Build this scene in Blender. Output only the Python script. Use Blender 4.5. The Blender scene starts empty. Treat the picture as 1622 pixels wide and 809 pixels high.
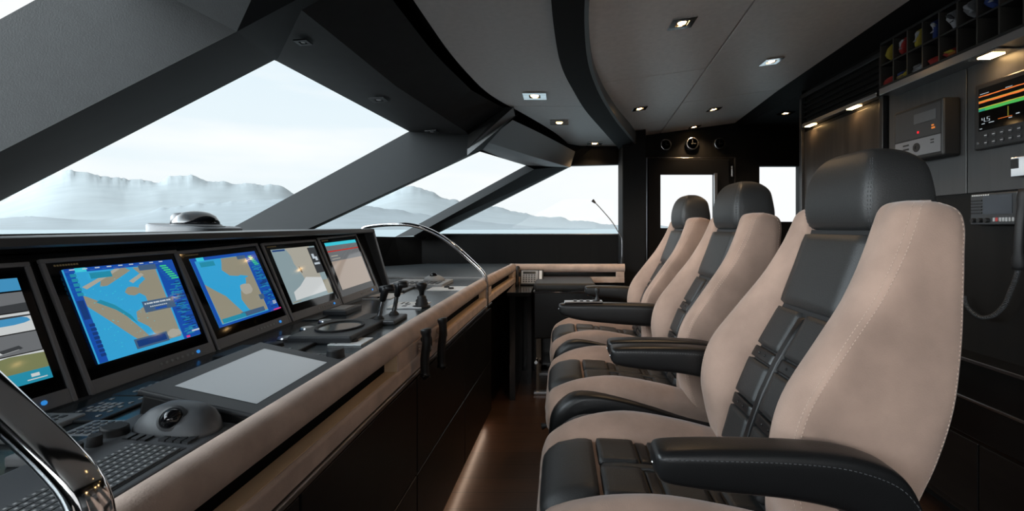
import bpy, bmesh, math, random
from mathutils import Vector, Matrix, noise
random.seed(7)
sc = bpy.context.scene
COL = sc.collection

# ------------------------------------------------------------------ camera
F, VX, VY, H = 740.0, 887.0, 361.0, 1.25      # focal length in px, straight-ahead point, eye height
cam_d = bpy.data.cameras.new('camera'); cam = bpy.data.objects.new('camera', cam_d); COL.objects.link(cam)
cam.location = (0, 0, H); cam.rotation_euler = (math.pi/2, 0, 0)
cam_d.sensor_width = 36; cam_d.lens = F/1622*36
cam_d.shift_x = (811-VX)/1622; cam_d.shift_y = -(404.5-VY)/1622
cam_d.clip_start = .05; cam_d.clip_end = 20000
sc.camera = cam

# ------------------------------------------------------------------ sky and view
sc.view_settings.view_transform = 'Standard'; sc.view_settings.look = 'None'
sc.view_settings.gamma = 1; sc.view_settings.use_curve_mapping = False
sc.view_settings.exposure = 0.14
SKY_GLOW = 17.0            # added sky brightness lighting the interior, off left and behind the camera
w = bpy.data.worlds.new('sky'); sc.world = w; w.use_nodes = True
nt = w.node_tree; nt.nodes.clear()
def N(t, **k):
    n = nt.nodes.new(t)
    for a, b in k.items(): setattr(n, a, b)
    return n
L = nt.links.new
tc = N('ShaderNodeTexCoord'); sep = N('ShaderNodeSeparateXYZ'); L(tc.outputs['Generated'], sep.inputs[0])
ramp = N('ShaderNodeValToRGB'); L(sep.outputs['Z'], ramp.inputs[0])
ramp.color_ramp.elements[0].position = 0.0; ramp.color_ramp.elements[0].color = (.84, .89, .90, 1)
ramp.color_ramp.elements[1].position = .5; ramp.color_ramp.elements[1].color = (.66, .80, .90, 1)
e = ramp.color_ramp.elements.new(.12); e.color = (.80, .88, .92, 1)
mp = N('ShaderNodeMapping'); mp.inputs['Scale'].default_value = (1.6, 1.6, 9); L(tc.outputs['Generated'], mp.inputs[0])
nz = N('ShaderNodeTexNoise'); nz.inputs['Scale'].default_value = 1.7; nz.inputs['Detail'].default_value = 6; L(mp.outputs[0], nz.inputs[0])
nr = N('ShaderNodeMapRange'); nr.inputs[1].default_value = .42; nr.inputs[2].default_value = .68; L(nz.outputs[0], nr.inputs[0])
mx = N('ShaderNodeMix', data_type='RGBA'); mx.inputs['B'].default_value = (.93, .945, .95, 1)
L(nr.outputs[0], mx.inputs['Factor']); L(ramp.outputs[0], mx.inputs['A'])
# whiter towards the port side
wr = N('ShaderNodeMapRange'); wr.inputs[1].default_value = -.35; wr.inputs[2].default_value = .25; L(sep.outputs['X'], wr.inputs[0])
mx2 = N('ShaderNodeMix', data_type='RGBA'); mx2.inputs['B'].default_value = (.93, .935, .94, 1)
L(wr.outputs[0], mx2.inputs['Factor']); L(mx.outputs['Result'], mx2.inputs['A'])
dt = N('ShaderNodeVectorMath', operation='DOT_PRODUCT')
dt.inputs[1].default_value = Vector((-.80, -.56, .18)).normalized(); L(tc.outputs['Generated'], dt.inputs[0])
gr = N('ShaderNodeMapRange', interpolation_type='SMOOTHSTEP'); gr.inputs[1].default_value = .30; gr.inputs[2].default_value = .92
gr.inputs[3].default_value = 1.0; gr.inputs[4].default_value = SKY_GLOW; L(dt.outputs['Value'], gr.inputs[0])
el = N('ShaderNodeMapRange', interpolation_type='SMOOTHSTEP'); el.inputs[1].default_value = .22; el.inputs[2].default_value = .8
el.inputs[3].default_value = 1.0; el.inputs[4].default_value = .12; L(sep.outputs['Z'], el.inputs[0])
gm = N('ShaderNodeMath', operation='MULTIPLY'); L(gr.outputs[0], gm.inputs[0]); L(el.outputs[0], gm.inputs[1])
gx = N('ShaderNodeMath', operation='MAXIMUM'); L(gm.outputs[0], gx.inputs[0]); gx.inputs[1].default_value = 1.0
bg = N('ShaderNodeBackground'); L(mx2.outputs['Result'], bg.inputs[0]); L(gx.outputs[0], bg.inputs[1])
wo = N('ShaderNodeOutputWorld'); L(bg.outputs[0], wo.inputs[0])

# ------------------------------------------------------------------ coordinates
def at(px, py, X=None, Y=None, Z=None):
    dx, dy = (px-VX)/F, (VY-py)/F
    if Y is None: Y = X/dx if X is not None else (Z-H)/dy
    return Vector((dx*Y, Y, H+dy*Y))
def ceil_z(x): return 2.04+.138*x
def on_ceil(px, py):
    dx, dy = (px-VX)/F, (VY-py)/F
    Y = (2.04-H)/(dy-.138*dx)
    return Vector((dx*Y, Y, H+dy*Y))
def lerp(a, b, t): return a+(b-a)*t
def interp(tab, x):
    if x <= tab[0][0]: return tab[0][1:]
    for a, b in zip(tab, tab[1:]):
        if x <= b[0]:
            t = (x-a[0])/(b[0]-a[0]); return tuple(lerp(p, q, t) for p, q in zip(a[1:], b[1:]))
    return tab[-1][1:]
def top_z(y): return .86+max(0, min(1, (y-1.08)/1.5))*.030
def on_top(px, py, h=0):
    z = .86
    for _ in range(12):
        p = at(px, py, Z=z+h); z = top_z(p.y)
    return p

# ------------------------------------------------------------------ materials
MATS = {}
def mat(name, col, rough=.5, metal=0, emit=None, es=1.0, noise_amt=0, nscale=20, bump=0, bscale=200, coat=0, sheen=0, spec=.5, stretch=None, ndetail=4):
    if name in MATS: return MATS[name]
    m = bpy.data.materials.new(name); m.use_nodes = True; t = m.node_tree; b = t.nodes['Principled BSDF']
    b.inputs['Base Color'].default_value = (*col, 1); b.inputs['Roughness'].default_value = rough
    b.inputs['Metallic'].default_value = metal; b.inputs['Coat Weight'].default_value = coat; b.inputs['Coat Roughness'].default_value = .05
    b.inputs['Sheen Weight'].default_value = sheen; b.inputs['Specular IOR Level'].default_value = spec
    if emit: b.inputs['Emission Color'].default_value = (*emit, 1); b.inputs['Emission Strength'].default_value = es
    c = t.nodes.new('ShaderNodeTexCoord'); mpn = t.nodes.new('ShaderNodeMapping'); t.links.new(c.outputs['Object'], mpn.inputs[0])
    if stretch: mpn.inputs['Scale'].default_value = stretch
    if noise_amt:
        n = t.nodes.new('ShaderNodeTexNoise'); n.inputs['Scale'].default_value = nscale; n.inputs['Detail'].default_value = ndetail
        t.links.new(mpn.outputs[0], n.inputs[0])
        r = t.nodes.new('ShaderNodeMapRange'); r.inputs[1].default_value = .3; r.inputs[2].default_value = .7
        r.inputs[3].default_value = 1-noise_amt; r.inputs[4].default_value = 1+noise_amt; t.links.new(n.outputs[0], r.inputs[0])
        v = t.nodes.new('ShaderNodeVectorMath'); v.operation = 'SCALE'; v.inputs[0].default_value = col
        t.links.new(r.outputs[0], v.inputs['Scale']); t.links.new(v.outputs[0], b.inputs['Base Color'])
    if bump:
        n2 = t.nodes.new('ShaderNodeTexNoise'); n2.inputs['Scale'].default_value = bscale; n2.inputs['Detail'].default_value = 3
        t.links.new(mpn.outputs[0], n2.inputs[0])
        bp = t.nodes.new('ShaderNodeBump'); bp.inputs['Strength'].default_value = bump; bp.inputs['Distance'].default_value = .002
        t.links.new(n2.outputs[0], bp.inputs['Height']); t.links.new(bp.outputs[0], b.inputs['Normal'])
    MATS[name] = m; return m
SUEDE = mat('tan_suede', (.295, .200, .156), .95, noise_amt=.20, nscale=9, ndetail=8, bump=.25, bscale=350, sheen=.25, spec=.2)
SUEDE_R = mat('tan_suede_trim', (.55, .41, .335), .95, noise_amt=.16, nscale=14, bump=.25, bscale=300, sheen=.2, spec=.2)
STITCH = mat('tan_thread', (.48, .35, .28), .8)
STITCH_B = mat('grey_thread', (.07, .07, .075), .6)
LEATHER = mat('black_leather', (.017, .017, .017), .47, bump=.35, bscale=420, spec=.42)
LEATHER_S = mat('black_smooth_leather', (.006, .006, .0064), .38, bump=.15, bscale=420, spec=.4)
LACQ = mat('black_lacquer', (.006, .006, .006), .16, noise_amt=.2, nscale=4)
BLK = mat('matt_black', (.008, .008, .0085), .55)
VOID = mat('deep_black', (.003, .003, .003), .8, spec=.1)
CABM = mat('black_ash_veneer', (.008, .0072, .007), .30, noise_amt=.35, nscale=30, stretch=(1, .05, 1))
DKGREY = mat('dark_grey_plastic', (.035, .037, .040), .42, bump=.1, bscale=600)
MIDGREY = mat('grey_plastic', (.085, .09, .097), .45)
LTGREY = mat('light_grey_plastic', (.40, .41, .42), .45)
PALE = mat('pale_label_plate', (.85, .86, .86), .4)
KEY = mat('key_grey', (.10, .105, .11), .5)
LEG = mat('legend_white', (.55, .55, .55), .5)
BEZEL = mat('bezel_grey', (.26, .26, .27), .45)
GLOSSBLK = mat('glass_black', (.004, .004, .005), .05, spec=.6)
CHROME = mat('chrome', (.72, .72, .73), .08, metal=1)
SATIN = mat('satin_steel', (.45, .45, .46), .28, metal=1)
BRONZE = mat('dark_bronze', (.10, .075, .055), .10, metal=1)
WORKTOP = mat('black_glass_worktop', (.032, .040, .044), .22, spec=.5)  # teal-grey tint stands in for sky reflected in the glass
GREYPILLAR = mat('shaded_grey_pillar', (.009, .0102, .011), .66, noise_amt=.08, nscale=25, bump=.3, bscale=260, spec=.3)  # darker copy of the stitched grey, shade put into the colour
GREYLEATHER = mat('grey_stitched_panel', (.028, .030, .031), .66, noise_amt=.08, nscale=25, bump=.3, bscale=260)
HEADER = mat('charcoal_leather_panel', (.020, .020, .0205), .7, spec=.15, noise_amt=.1, nscale=20, bump=.2, bscale=260)
CEILM = mat('grey_ceiling_fabric', (.92, .87, .83), .40, spec=.9, noise_amt=.05, nscale=40, bump=.2, bscale=500)
CEILL = mat('grey_ceiling_fabric_front', (.42, .40, .39), .42, noise_amt=.05, nscale=40, bump=.2, bscale=500)
BEAM = mat('black_beam_leather', (.013, .013, .0135), .7, spec=.12, bump=.2, bscale=300)
WALLB = mat('black_wall_veneer', (.006, .0055, .005), .6, spec=.2, noise_amt=.25, nscale=25, stretch=(1, 1, .06))
WALLG = mat('dark_grey_wall_panel', (.045, .045, .046), .4, noise_amt=.12, nscale=40, stretch=(1, 1, .04))
RUBBER = mat('black_rubber', (.012, .012, .013), .55)
WOOD = mat('light_oak', (.72, .52, .33), .5, noise_amt=.2, nscale=12, stretch=(1, .15, 1))
LAMPLENS = mat('warm_lamp_lens', (.9, .8, .6), .3, emit=(1, .62, .26), es=24)
def emi(name, col, s=.8, rough=.06): return mat('screen_'+name, (.004, .004, .005), rough, emit=col, es=s)

def floor_mat():
    m = bpy.data.materials.new('dark_wood_planks'); m.use_nodes = True; t = m.node_tree; b = t.nodes['Principled BSDF']
    c = t.nodes.new('ShaderNodeTexCoord'); mpn = t.nodes.new('ShaderNodeMapping'); mpn.inputs['Rotation'].default_value = (0, 0, 0)
    t.links.new(c.outputs['Object'], mpn.inputs[0])
    br = t.nodes.new('ShaderNodeTexBrick'); br.inputs['Scale'].default_value = 1; br.inputs['Brick Width'].default_value = 1.1
    br.inputs['Row Height'].default_value = .13; br.inputs['Mortar Size'].default_value = .002
    br.inputs['Color1'].default_value = (.055, .028, .018, 1); br.inputs['Color2'].default_value = (.034, .018, .012, 1); br.inputs['Mortar'].default_value = (.004, .003, .002, 1)
    t.links.new(mpn.outputs[0], br.inputs[0])
    n = t.nodes.new('ShaderNodeTexNoise'); n.inputs['Scale'].default_value = 6; n.inputs['Detail'].default_value = 6
    mp2 = t.nodes.new('ShaderNodeMapping'); mp2.inputs['Scale'].default_value = (1, 14, 1); t.links.new(c.outputs['Object'], mp2.inputs[0]); t.links.new(mp2.outputs[0], n.inputs[0])
    r = t.nodes.new('ShaderNodeMapRange'); r.inputs[3].default_value = .5; r.inputs[4].default_value = 1.5; t.links.new(n.outputs[0], r.inputs[0])
    v = t.nodes.new('ShaderNodeVectorMath'); v.operation = 'SCALE'; t.links.new(br.outputs['Color'], v.inputs[0]); t.links.new(r.outputs[0], v.inputs['Scale'])
    t.links.new(v.outputs[0], b.inputs['Base Color']); b.inputs['Roughness'].default_value = .38
    return m
FLOORM = floor_mat()
def glass_mat():
    m = bpy.data.materials.new('window_glass'); m.use_nodes = True; t = m.node_tree; t.nodes.clear()
    o = t.nodes.new('ShaderNodeOutputMaterial'); mixn = t.nodes.new('ShaderNodeMixShader'); tr = t.nodes.new('ShaderNodeBsdfTransparent'); g = t.nodes.new('ShaderNodeBsdfGlossy')
    tr.inputs[0].default_value = (.97, .985, .985, 1); g.inputs['Roughness'].default_value = .0
    mixn.inputs[0].default_value = .008; t.links.new(tr.outputs[0], mixn.inputs[1]); t.links.new(g.outputs[0], mixn.inputs[2]); t.links.new(mixn.outputs[0], o.inputs[0])
    return m
GLASS = glass_mat()

# ------------------------------------------------------------------ mesh helpers
def add(bm, verts, faces, mi=0):
    vs = [bm.verts.new(v) for v in verts]; out = []
    for f in faces:
        try:
            g = bm.faces.new([vs[i] for i in f]); g.material_index = mi; out.append(g)
        except ValueError: pass
    return vs
def box(bm, x0, x1, y0, y1, z0, z1, mi=0, M=None):
    v = [Vector(p) for p in ((x0,y0,z0),(x1,y0,z0),(x1,y1,z0),(x0,y1,z0),(x0,y0,z1),(x1,y0,z1),(x1,y1,z1),(x0,y1,z1))]
    if M: v = [M @ p for p in v]
    add(bm, v, [(0,3,2,1),(4,5,6,7),(0,1,5,4),(1,2,6,5),(2,3,7,6),(3,0,4,7)], mi)
def loft(bm, loops, cap=True, closed=True, mi=0):
    n = len(loops[0]); vs = [[bm.verts.new(p) for p in lp] for lp in loops]
    for a, b in zip(vs, vs[1:]):
        for i in range(n if closed else n-1):
            j = (i+1) % n
            f = bm.faces.new((a[i], a[j], b[j], b[i])); f.material_index = mi
    if cap and closed:
        for e_, r in ((vs[0], True), (vs[-1], False)):
            f = bm.faces.new(list(reversed(e_)) if r else e_); f.material_index = mi
def cyl(bm, p0, p1, r0, r1=None, seg=16, mi=0, cap=True):
    p0, p1 = Vector(p0), Vector(p1); r1 = r0 if r1 is None else r1
    q = (p1-p0).to_track_quat('Z', 'Y')
    loft(bm, [[p+q @ Vector((r*math.cos(2*math.pi*i/seg), r*math.sin(2*math.pi*i/seg), 0)) for i in range(seg)] for p, r in ((p0, r0), (p1, r1))], cap, mi=mi)
def lathe(bm, prof, M=None, seg=24, mi=0):
    M = M or Matrix()
    loft(bm, [[M @ Vector((r*math.cos(2*math.pi*i/seg), r*math.sin(2*math.pi*i/seg), z)) for i in range(seg)] for r, z in prof], True, mi=mi)
def crv(p0, p1, p2, p3, t):
    return .5*((2*p1)+(p2-p0)*t+(2*p0-5*p1+4*p2-p3)*t*t+(3*p1-p0-3*p2+p3)*t*t*t)
def smooth_path(pts, n=6, closed=False):
    pts = [Vector(p) for p in pts]; out = []; m = len(pts)
    rng = range(m if closed else m-1)
    for i in rng:
        if closed: a, b, c, d = pts[i-1], pts[i], pts[(i+1) % m], pts[(i+2) % m]
        else: a, b, c, d = pts[max(i-1,0)], pts[i], pts[i+1], pts[min(i+2,m-1)]
        for k in range(n): out.append(crv(a, b, c, d, k/n))
    if not closed: out.append(pts[-1])
    return out
def cr_loft(loops, nu=5, nv=4):
    """Smooth closed loops both ways."""
    dense = [smooth_path(lp, nv, True) for lp in loops]
    cols = [smooth_path([d[i] for d in dense], nu) for i in range(len(dense[0]))]
    return [[c[k] for c in cols] for k in range(len(cols[0]))]
def tube(bm, pts, r, seg=10, mi=0, sect=None, up=None):
    pts = [Vector(p) for p in pts]; loops = []; last = None
    for i, p in enumerate(pts):
        d = (pts[min(i+1, len(pts)-1)]-pts[max(i-1, 0)]).normalized()
        if up is not None: s = d.cross(Vector(up)).normalized()
        elif last is None: s = d.orthogonal().normalized()
        else: s = (last-d*last.dot(d)).normalized()
        last = s; n_ = d.cross(s)
        rr = r[i] if isinstance(r, (list, tuple)) else r
        if sect: loops.append([p+s*a+n_*b for a, b in sect])
        else: loops.append([p+(s*math.cos(2*math.pi*k/seg)+n_*math.sin(2*math.pi*k/seg))*rr for k in range(seg)])
    loft(bm, loops, mi=mi)
def prism(bm, poly, vec, mi=0):
    vec = Vector(vec); a = [Vector(p) for p in poly]; b = [p+vec for p in a]; n = len(a)
    add(bm, a+b, [tuple(range(n))[::-1], tuple(range(n, 2*n))]+[(i, (i+1) % n, n+(i+1) % n, n+i) for i in range(n)], mi)
def sheet(bm, outer, holes, to3, thick):
    """flat wall with holes, given in 2-D; to3 maps (a,b,depth)."""
    es = []
    for lp in [outer]+holes:
        vs = [bm.verts.new(to3(a, b, 0)) for a, b in lp]
        es += [bm.edges.new((vs[i], vs[(i+1) % len(vs)])) for i in range(len(vs))]
    r = bmesh.ops.triangle_fill(bm, use_beauty=True, use_dissolve=False, edges=es)
    fs = [g for g in r['geom'] if isinstance(g, bmesh.types.BMFace)]
    ex = bmesh.ops.extrude_face_region(bm, geom=fs)
    off = to3(0, 0, thick)-to3(0, 0, 0)
    bmesh.ops.translate(bm, verts=[g for g in ex['geom'] if isinstance(g, bmesh.types.BMVert)], vec=off)
def rrect(hw, hh, r, n=4):
    out = []
    for cx, cy, a0 in ((hw-r, hh-r, 0), (-hw+r, hh-r, 90), (-hw+r, -hh+r, 180), (hw-r, -hh+r, 270)):
        for k in range(n+1):
            a = math.radians(a0+90*k/n); out.append((cx+r*math.cos(a), cy+r*math.sin(a)))
    return out
def obj(name, bm, m, parent=None, smooth=False, bev=0, bseg=2, sub=0, loc=None):
    bmesh.ops.recalc_face_normals(bm, faces=bm.faces)
    me = bpy.data.meshes.new(name); bm.to_mesh(me); bm.free()
    for x in (m if isinstance(m, (list, tuple)) else [m]): me.materials.append(x)
    if smooth:
        for p in me.polygons: p.use_smooth = True
        if smooth == 'auto': me.set_sharp_from_angle(angle=math.radians(35))
    o = bpy.data.objects.new(name, me); COL.objects.link(o)
    if parent: o.parent = parent
    if loc: o.location = loc
    if bev:
        b = o.modifiers.new('bevel', 'BEVEL'); b.width = bev; b.segments = bseg; b.limit_method = 'ANGLE'; b.angle_limit = math.radians(40)
        b.harden_normals = False
    if sub:
        s = o.modifiers.new('sub', 'SUBSURF'); s.levels = sub; s.render_levels = sub
    return o
def tag(o, label=None, cat=None, group=None, kind=None):
    if label: o['label'] = label
    if cat: o['category'] = cat
    if group: o['group'] = group
    if kind: o['kind'] = kind
    return o
def thing(name, label, cat, loc=(0,0,0), group=None, M=None):
    o = bpy.data.objects.new(name, None); COL.objects.link(o); o.empty_display_size = .05
    if M is not None: o.matrix_world = M
    else: o.location = loc
    return tag(o, label, cat, group)
def frame(o, u, v):
    """local axes x=u, y=v, z=out of the face"""
    u = Vector(u).normalized(); v = Vector(v); v = (v-u*v.dot(u)).normalized(); n = u.cross(v)
    return Matrix(((u.x, v.x, n.x, o[0]), (u.y, v.y, n.y, o[1]), (u.z, v.z, n.z, o[2]), (0, 0, 0, 1)))
def struct(name, bm, m, label=None, **k):
    o = obj(name, bm, m, **k); o['kind'] = 'structure'
    if label: o['label'] = label
    return o
B = bmesh.new

# ================================================================== outside: sea and mountains
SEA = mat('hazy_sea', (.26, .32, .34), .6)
MT_FAR = mat('far_hazy_mountain', (.205, .235, .247), .95, noise_amt=.07, nscale=.004)  # aerial haze is put into both mountain colours
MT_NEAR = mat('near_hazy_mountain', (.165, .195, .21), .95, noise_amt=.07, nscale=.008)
b = B(); add(b, [(-14000, -14000, -6), (14000, -14000, -6), (14000, 14000, -6), (-14000, 14000, -6)], [(0,1,2,3)])
tag(obj('sea', b, SEA), 'pale calm sea outside below the windows', 'sea', kind='structure')
b = B(); box(b, -7.5, -2.25, -3.5, 4.4, .95, 1.0)  # unseen deck, added to bounce daylight up to the ceiling
struct('floor', b, mat('white_bounce_deck', (.82, .82, .80), .5), 'unseen white foredeck added in front of the windshield to bounce daylight')
b = B(); box(b, -7.5, 1.9, -5.0, -1.5, .90, .95)  # second unseen deck, added as a reflector for the ceiling
struct('floor', b, MATS['white_bounce_deck'], 'unseen white side deck added outside the starboard windows to bounce daylight')
def ridge(name, prof, D, m, label, seed, jag):
    b = B(); pts = []
    for (x0, y0), (x1, y1) in zip(prof, prof[1:]):
        n = max(2, int((x1-x0)/4))
        for k in range(n):
            t = k/n; x = lerp(x0, x1, t); y = lerp(y0, y1, t)+jag*noise.noise(Vector((x*.05, seed, 0)))+jag*.5*noise.noise(Vector((x*.19, seed, 3)))
            pts.append(at(x, y, Y=D))
    zs = [sum(q.z for q in pts[max(0, i-14):i+15])/len(pts[max(0, i-14):i+15]) for i in range(len(pts))]
    rows = []
    for j in range(9):
        t = j/8; row = []
        for i, p in enumerate(pts):
            h = (lerp(p.z, zs[i], min(1, t*4))+6)*(1-t)-6.5
            s = 1-.5*t
            q = Vector((p.x*s, p.y*s, h+ (p.z+6)*.10*noise.noise(Vector((i*.02, j*.4, seed+5)))*math.sin(math.pi*t)))
            row.append(q)
        rows.append(row)
    loft(b, rows, cap=False, closed=False)
    tag(obj(name, b, m, smooth=True), label, 'mountain')
ridge('mountain_ridge', [(-1500, 330), (-900, 300), (-400, 315), (-120, 350), (0, 322), (55, 285), (109, 270), (188, 282), (252, 289), (267, 281), (302, 277), (326, 284), (366, 289), (445, 294), (520, 335), (560, 330), (600, 310), (640, 294), (668, 299), (708, 315), (745, 321), (785, 327), (817, 335), (879, 344), (935, 353), (978, 357), (1100, 358)], 6000, MT_FAR, 'pale blue distant mountain ridge with haze in its colour beyond the windshield', 1.3, 4)
ridge('mountain_ridge', [(-1500, 345), (-600, 335), (-200, 352), (0, 345), (49, 336), (99, 341), (150, 351), (190, 343), (257, 329), (320, 322), (445, 314), (560, 322), (650, 335), (760, 350), (850, 358), (950, 363), (1100, 364)], 3800, MT_NEAR, 'nearer foothill ridge with darker blue haze in its colour, low behind the windshield', 7.1, 3)

# ================================================================== room shell
b = B(); box(b, -2.4, 2.9, -1.35, 4.7, -.05, 0); struct('floor', b, FLOORM)
PW = 4.57
def pw(px, py): p = at(px, py, Y=PW); return (p.x, p.z)
b = B()
holes = [[pw(690,370), pw(905,262), pw(985,260), pw(985,370)], [pw(1040,272), pw(1138,272), pw(1138,364), pw(1040,364)], [pw(1203,263), pw(1266,263), pw(1266,351), pw(1203,351)]]
hb, ht = pw(690, 370), pw(905, 262)
sheet(b, [(-1.42, 0), (2.9, 0), (2.9, 2.45), (.12, 2.45), (ht[0]-.05, ht[1]+.03), (hb[0]-.05, hb[1]-.005), (-1.42, hb[1]-.06)], holes, lambda a, c, d: Vector((a, PW+d, c)), .07)
struct('wall_port', b, WALLB, 'black veneered port side wall with three windows')
b = B(); sheet(b, [(-2.4, 0), (2.9, 0), (2.9, 2.45), (-2.4, 2.45)], [[(-1.25, 1.19), (1.6, 1.19), (1.6, 1.90), (.1, 1.90)]], lambda a, c, d: Vector((a, -1.3-d, c)), .06)
struct('wall_starboard', b, WALLB)
b = B(); box(b, 2.85, 2.9, -1.3, 4.57, 0, 2.45); struct('wall_aft', b, WALLB)
XW = 1.75
b = B(); box(b, XW, XW+.06, -1.3, 3.38, 0, 2.24); box(b, XW, 2.85, 3.32, 3.38, 0, 2.24)
struct('wall_right', b, WALLB, 'black equipment wall behind the helm chairs')
# window glass
def pane(n, pts, label):
    b = B(); add(b, pts, [tuple(range(len(pts)))]); struct('window_%d' % n, b, GLASS, label)
P1 = dict(BL=Vector((-2.12, 1.515, 1.18)), BR=Vector((-2.075, 2.77, 1.18)), TL=at(435, 95, Z=2.0), TR=at(648, 208, Z=2.0))
P2 = dict(BL=at(510, 357, Y=3.73), BR=at(648, 363, Y=4.42), TL=at(760, 240, Y=4.0), TR=at(833, 262, Y=4.42))
P2['BL'] += (P2['BL']-P2['TL'])*.12; P2['BR'] += (P2['BR']-P2['TR'])*.12
P0 = dict(BL=Vector((-2.12, -1.3, 1.18)), BR=Vector((-2.10, .98, 1.18)), TL=Vector((-1.30, -1.3, 2.0)), TR=Vector((-1.29, 1.32, 2.0)))
pane(1, [P1['BL'], P1['BR'], P1['TR'], P1['TL']], 'largest raked windshield pane with the mountain view')
pane(2, [P2['BL'], P2['BR'], P2['TR'], P2['TL']], 'narrow raked corner windshield pane')
pane(3, [P0['BL'], P0['BR'], P0['TR'], P0['TL']], 'raked windshield pane cut off at upper left')
def wp(px, py, d=.03): p = at(px, py, Y=PW); return Vector((p.x, PW+d, p.z))
pane(4, [wp(690,370), wp(905,262), wp(985,260), wp(985,370)], 'trapezoid port side window beyond the console')
pane(5, [wp(1040,272), wp(1138,272), wp(1138,364), wp(1040,364)], 'window pane in the black port side door')
pane(6, [wp(1203,263), wp(1266,263), wp(1266,351), wp(1203,351)], 'small bright window right of the side door')
# light metal edge strips of the port window
b = B()
tube(b, [wp(690,371,-.005), wp(986,371,-.005), wp(986,259,-.005)], .006, 6)
struct('trim_1', b, SATIN, 'thin steel edge strip around the port side window')

# mullions and header: solid prisms between inner and outer skins
def solid(bm, quads, out=Vector((-.22, .06, .10))):
    for q in quads: add(bm, q, [tuple(range(len(q)))])
def on_plane(px, py, a, b_, c):
    n_ = (b_-a).cross(c-a); d = at(px, py, Y=1)-Vector((0, 0, H)); o = Vector((0, 0, H))
    return o+d*((a-o).dot(n_)/d.dot(n_))
RT1 = at(375, 50, Y=1.44); RB1 = on_plane(-275, 380, P0['BR'], P0['TR'], RT1)
b = B()
e0b, e0t = P0['BR'], P0['TR']
solid(b, [[e0b, RB1, RT1, e0t], [e0b, e0t, P1['TL'], P1['BL']]])
m1 = struct('trim_2', b, GREYLEATHER, 'broad grey padded windshield pillar at upper left')
b = B(); add(b, [RB1, P1['BL'], P1['TL'], RT1], [(0,1,2,3)])
struct('trim_3', b, BEAM, 'dark side face of the broad windshield pillar')
RT2 = at(740, 246, Y=3.30); RB2 = on_plane(450, 380, P1['BR'], P1['TR'], RT2)
G1 = on_plane(740, 236, P1['BR'], P1['TR'], RT2); G0 = on_plane(742, 213, P1['BR'], P1['TR'], RT2)
b = B(); solid(b, [[P1['BR'], RB2, RT2, G1, G0, P1['TR']], [P1['BR'], P1['TR'], P2['TL'], P2['BL']]])
struct('trim_4', b, GREYPILLAR, 'grey padded pillar between the windshield panes')
b = B(); add(b, [RB2, P2['BL'], P2['TL'], RT2], [(0,1,2,3)]); struct('trim_5', b, BEAM)
# corner post between pane 2 and port window
PB, PT = wp(690, 370, -.001), wp(905, 262, -.001)
r1b, r1t = at(672, 364, Y=4.34), at(846, 268, Y=4.32)
r1b = r1b+(r1b-r1t)*.1
b = B(); add(b, [P2['BR'], r1b, r1t, P2['TR']], [(0,1,2,3)]); struct('trim_6', b, GREYPILLAR)
b = B(); add(b, [r1b, PB+(PB-PT)*.1, PT, r1t], [(0,1,2,3)]); add(b, [P2['BR'], P2['TR'], PT+Vector((0,.05,0)), PB+Vector((0,.05,0))], [(0,1,2,3)]); struct('trim_7', b, HEADER)

# header panels above the windshield: pane top -> crease -> groove
def gro(y): return interp([(-1.3, -.56), (1.2, -.565), (1.64, -.56), (2.18, -.55), (2.8, -.48), (3.15, -.345), (3.5, -.22), (4.0, -.06), (4.57, .06)], y)[0]
def crz(y): return interp([(-1.3, -.86), (1.2, -.86), (1.79, -.84), (2.34, -.83), (3.46, -.70)], y)[0]
GZ = 2.05
ys = [-1.3+k*.25 for k in range(14)]+[2.09, 2.3, 2.5, 2.75, 3.0, 3.15]
b = B(); rows = [[], [], []]
def toprow(y):
    if y < P1['TL'].y: return Vector((interp([(-1.3, -1.30), (P1['TL'].y, P1['TL'].x)], y)[0], y, 2.0))
    t = (y-P1['TL'].y)/(3.15-P1['TL'].y); return P1['TL'].lerp(P1['TR'], min(1, t))
for y in ys:
    t = max(0, (y-P1['TL'].y)/(3.15-P1['TL'].y)); yc = y if y < 2.09 else lerp(2.09, 3.46, t)
    rows[0].append(toprow(y)); rows[1].append(Vector((crz(yc), yc, 1.965))); rows[2].append(Vector((gro(y)-.035, y, GZ+.01)))
loft(b, rows, cap=False, closed=False)
struct('trim_8', b, HEADER, 'dark charcoal header panel above the windshield', smooth=False)
# arm of pillar 1 running up over the header to the groove
b = B()
a0 = [RT1, P1['TL']+Vector((.004, 0, -.004))]
tipL, tipR = at(430, -70, Z=2.0), at(585, -62, Z=2.035)
add(b, [RT1, a0[1], tipR, tipL], [(0,1,2,3)])
struct('trim_9', b, BEAM, 'dark arm of the broad pillar reaching the ceiling')
b = B(); add(b, [e0t, RT1, tipL, Vector((-.6, .9, 2.04))], [(0,1,2,3)]); struct('trim_21', b, GREYLEATHER)
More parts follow.
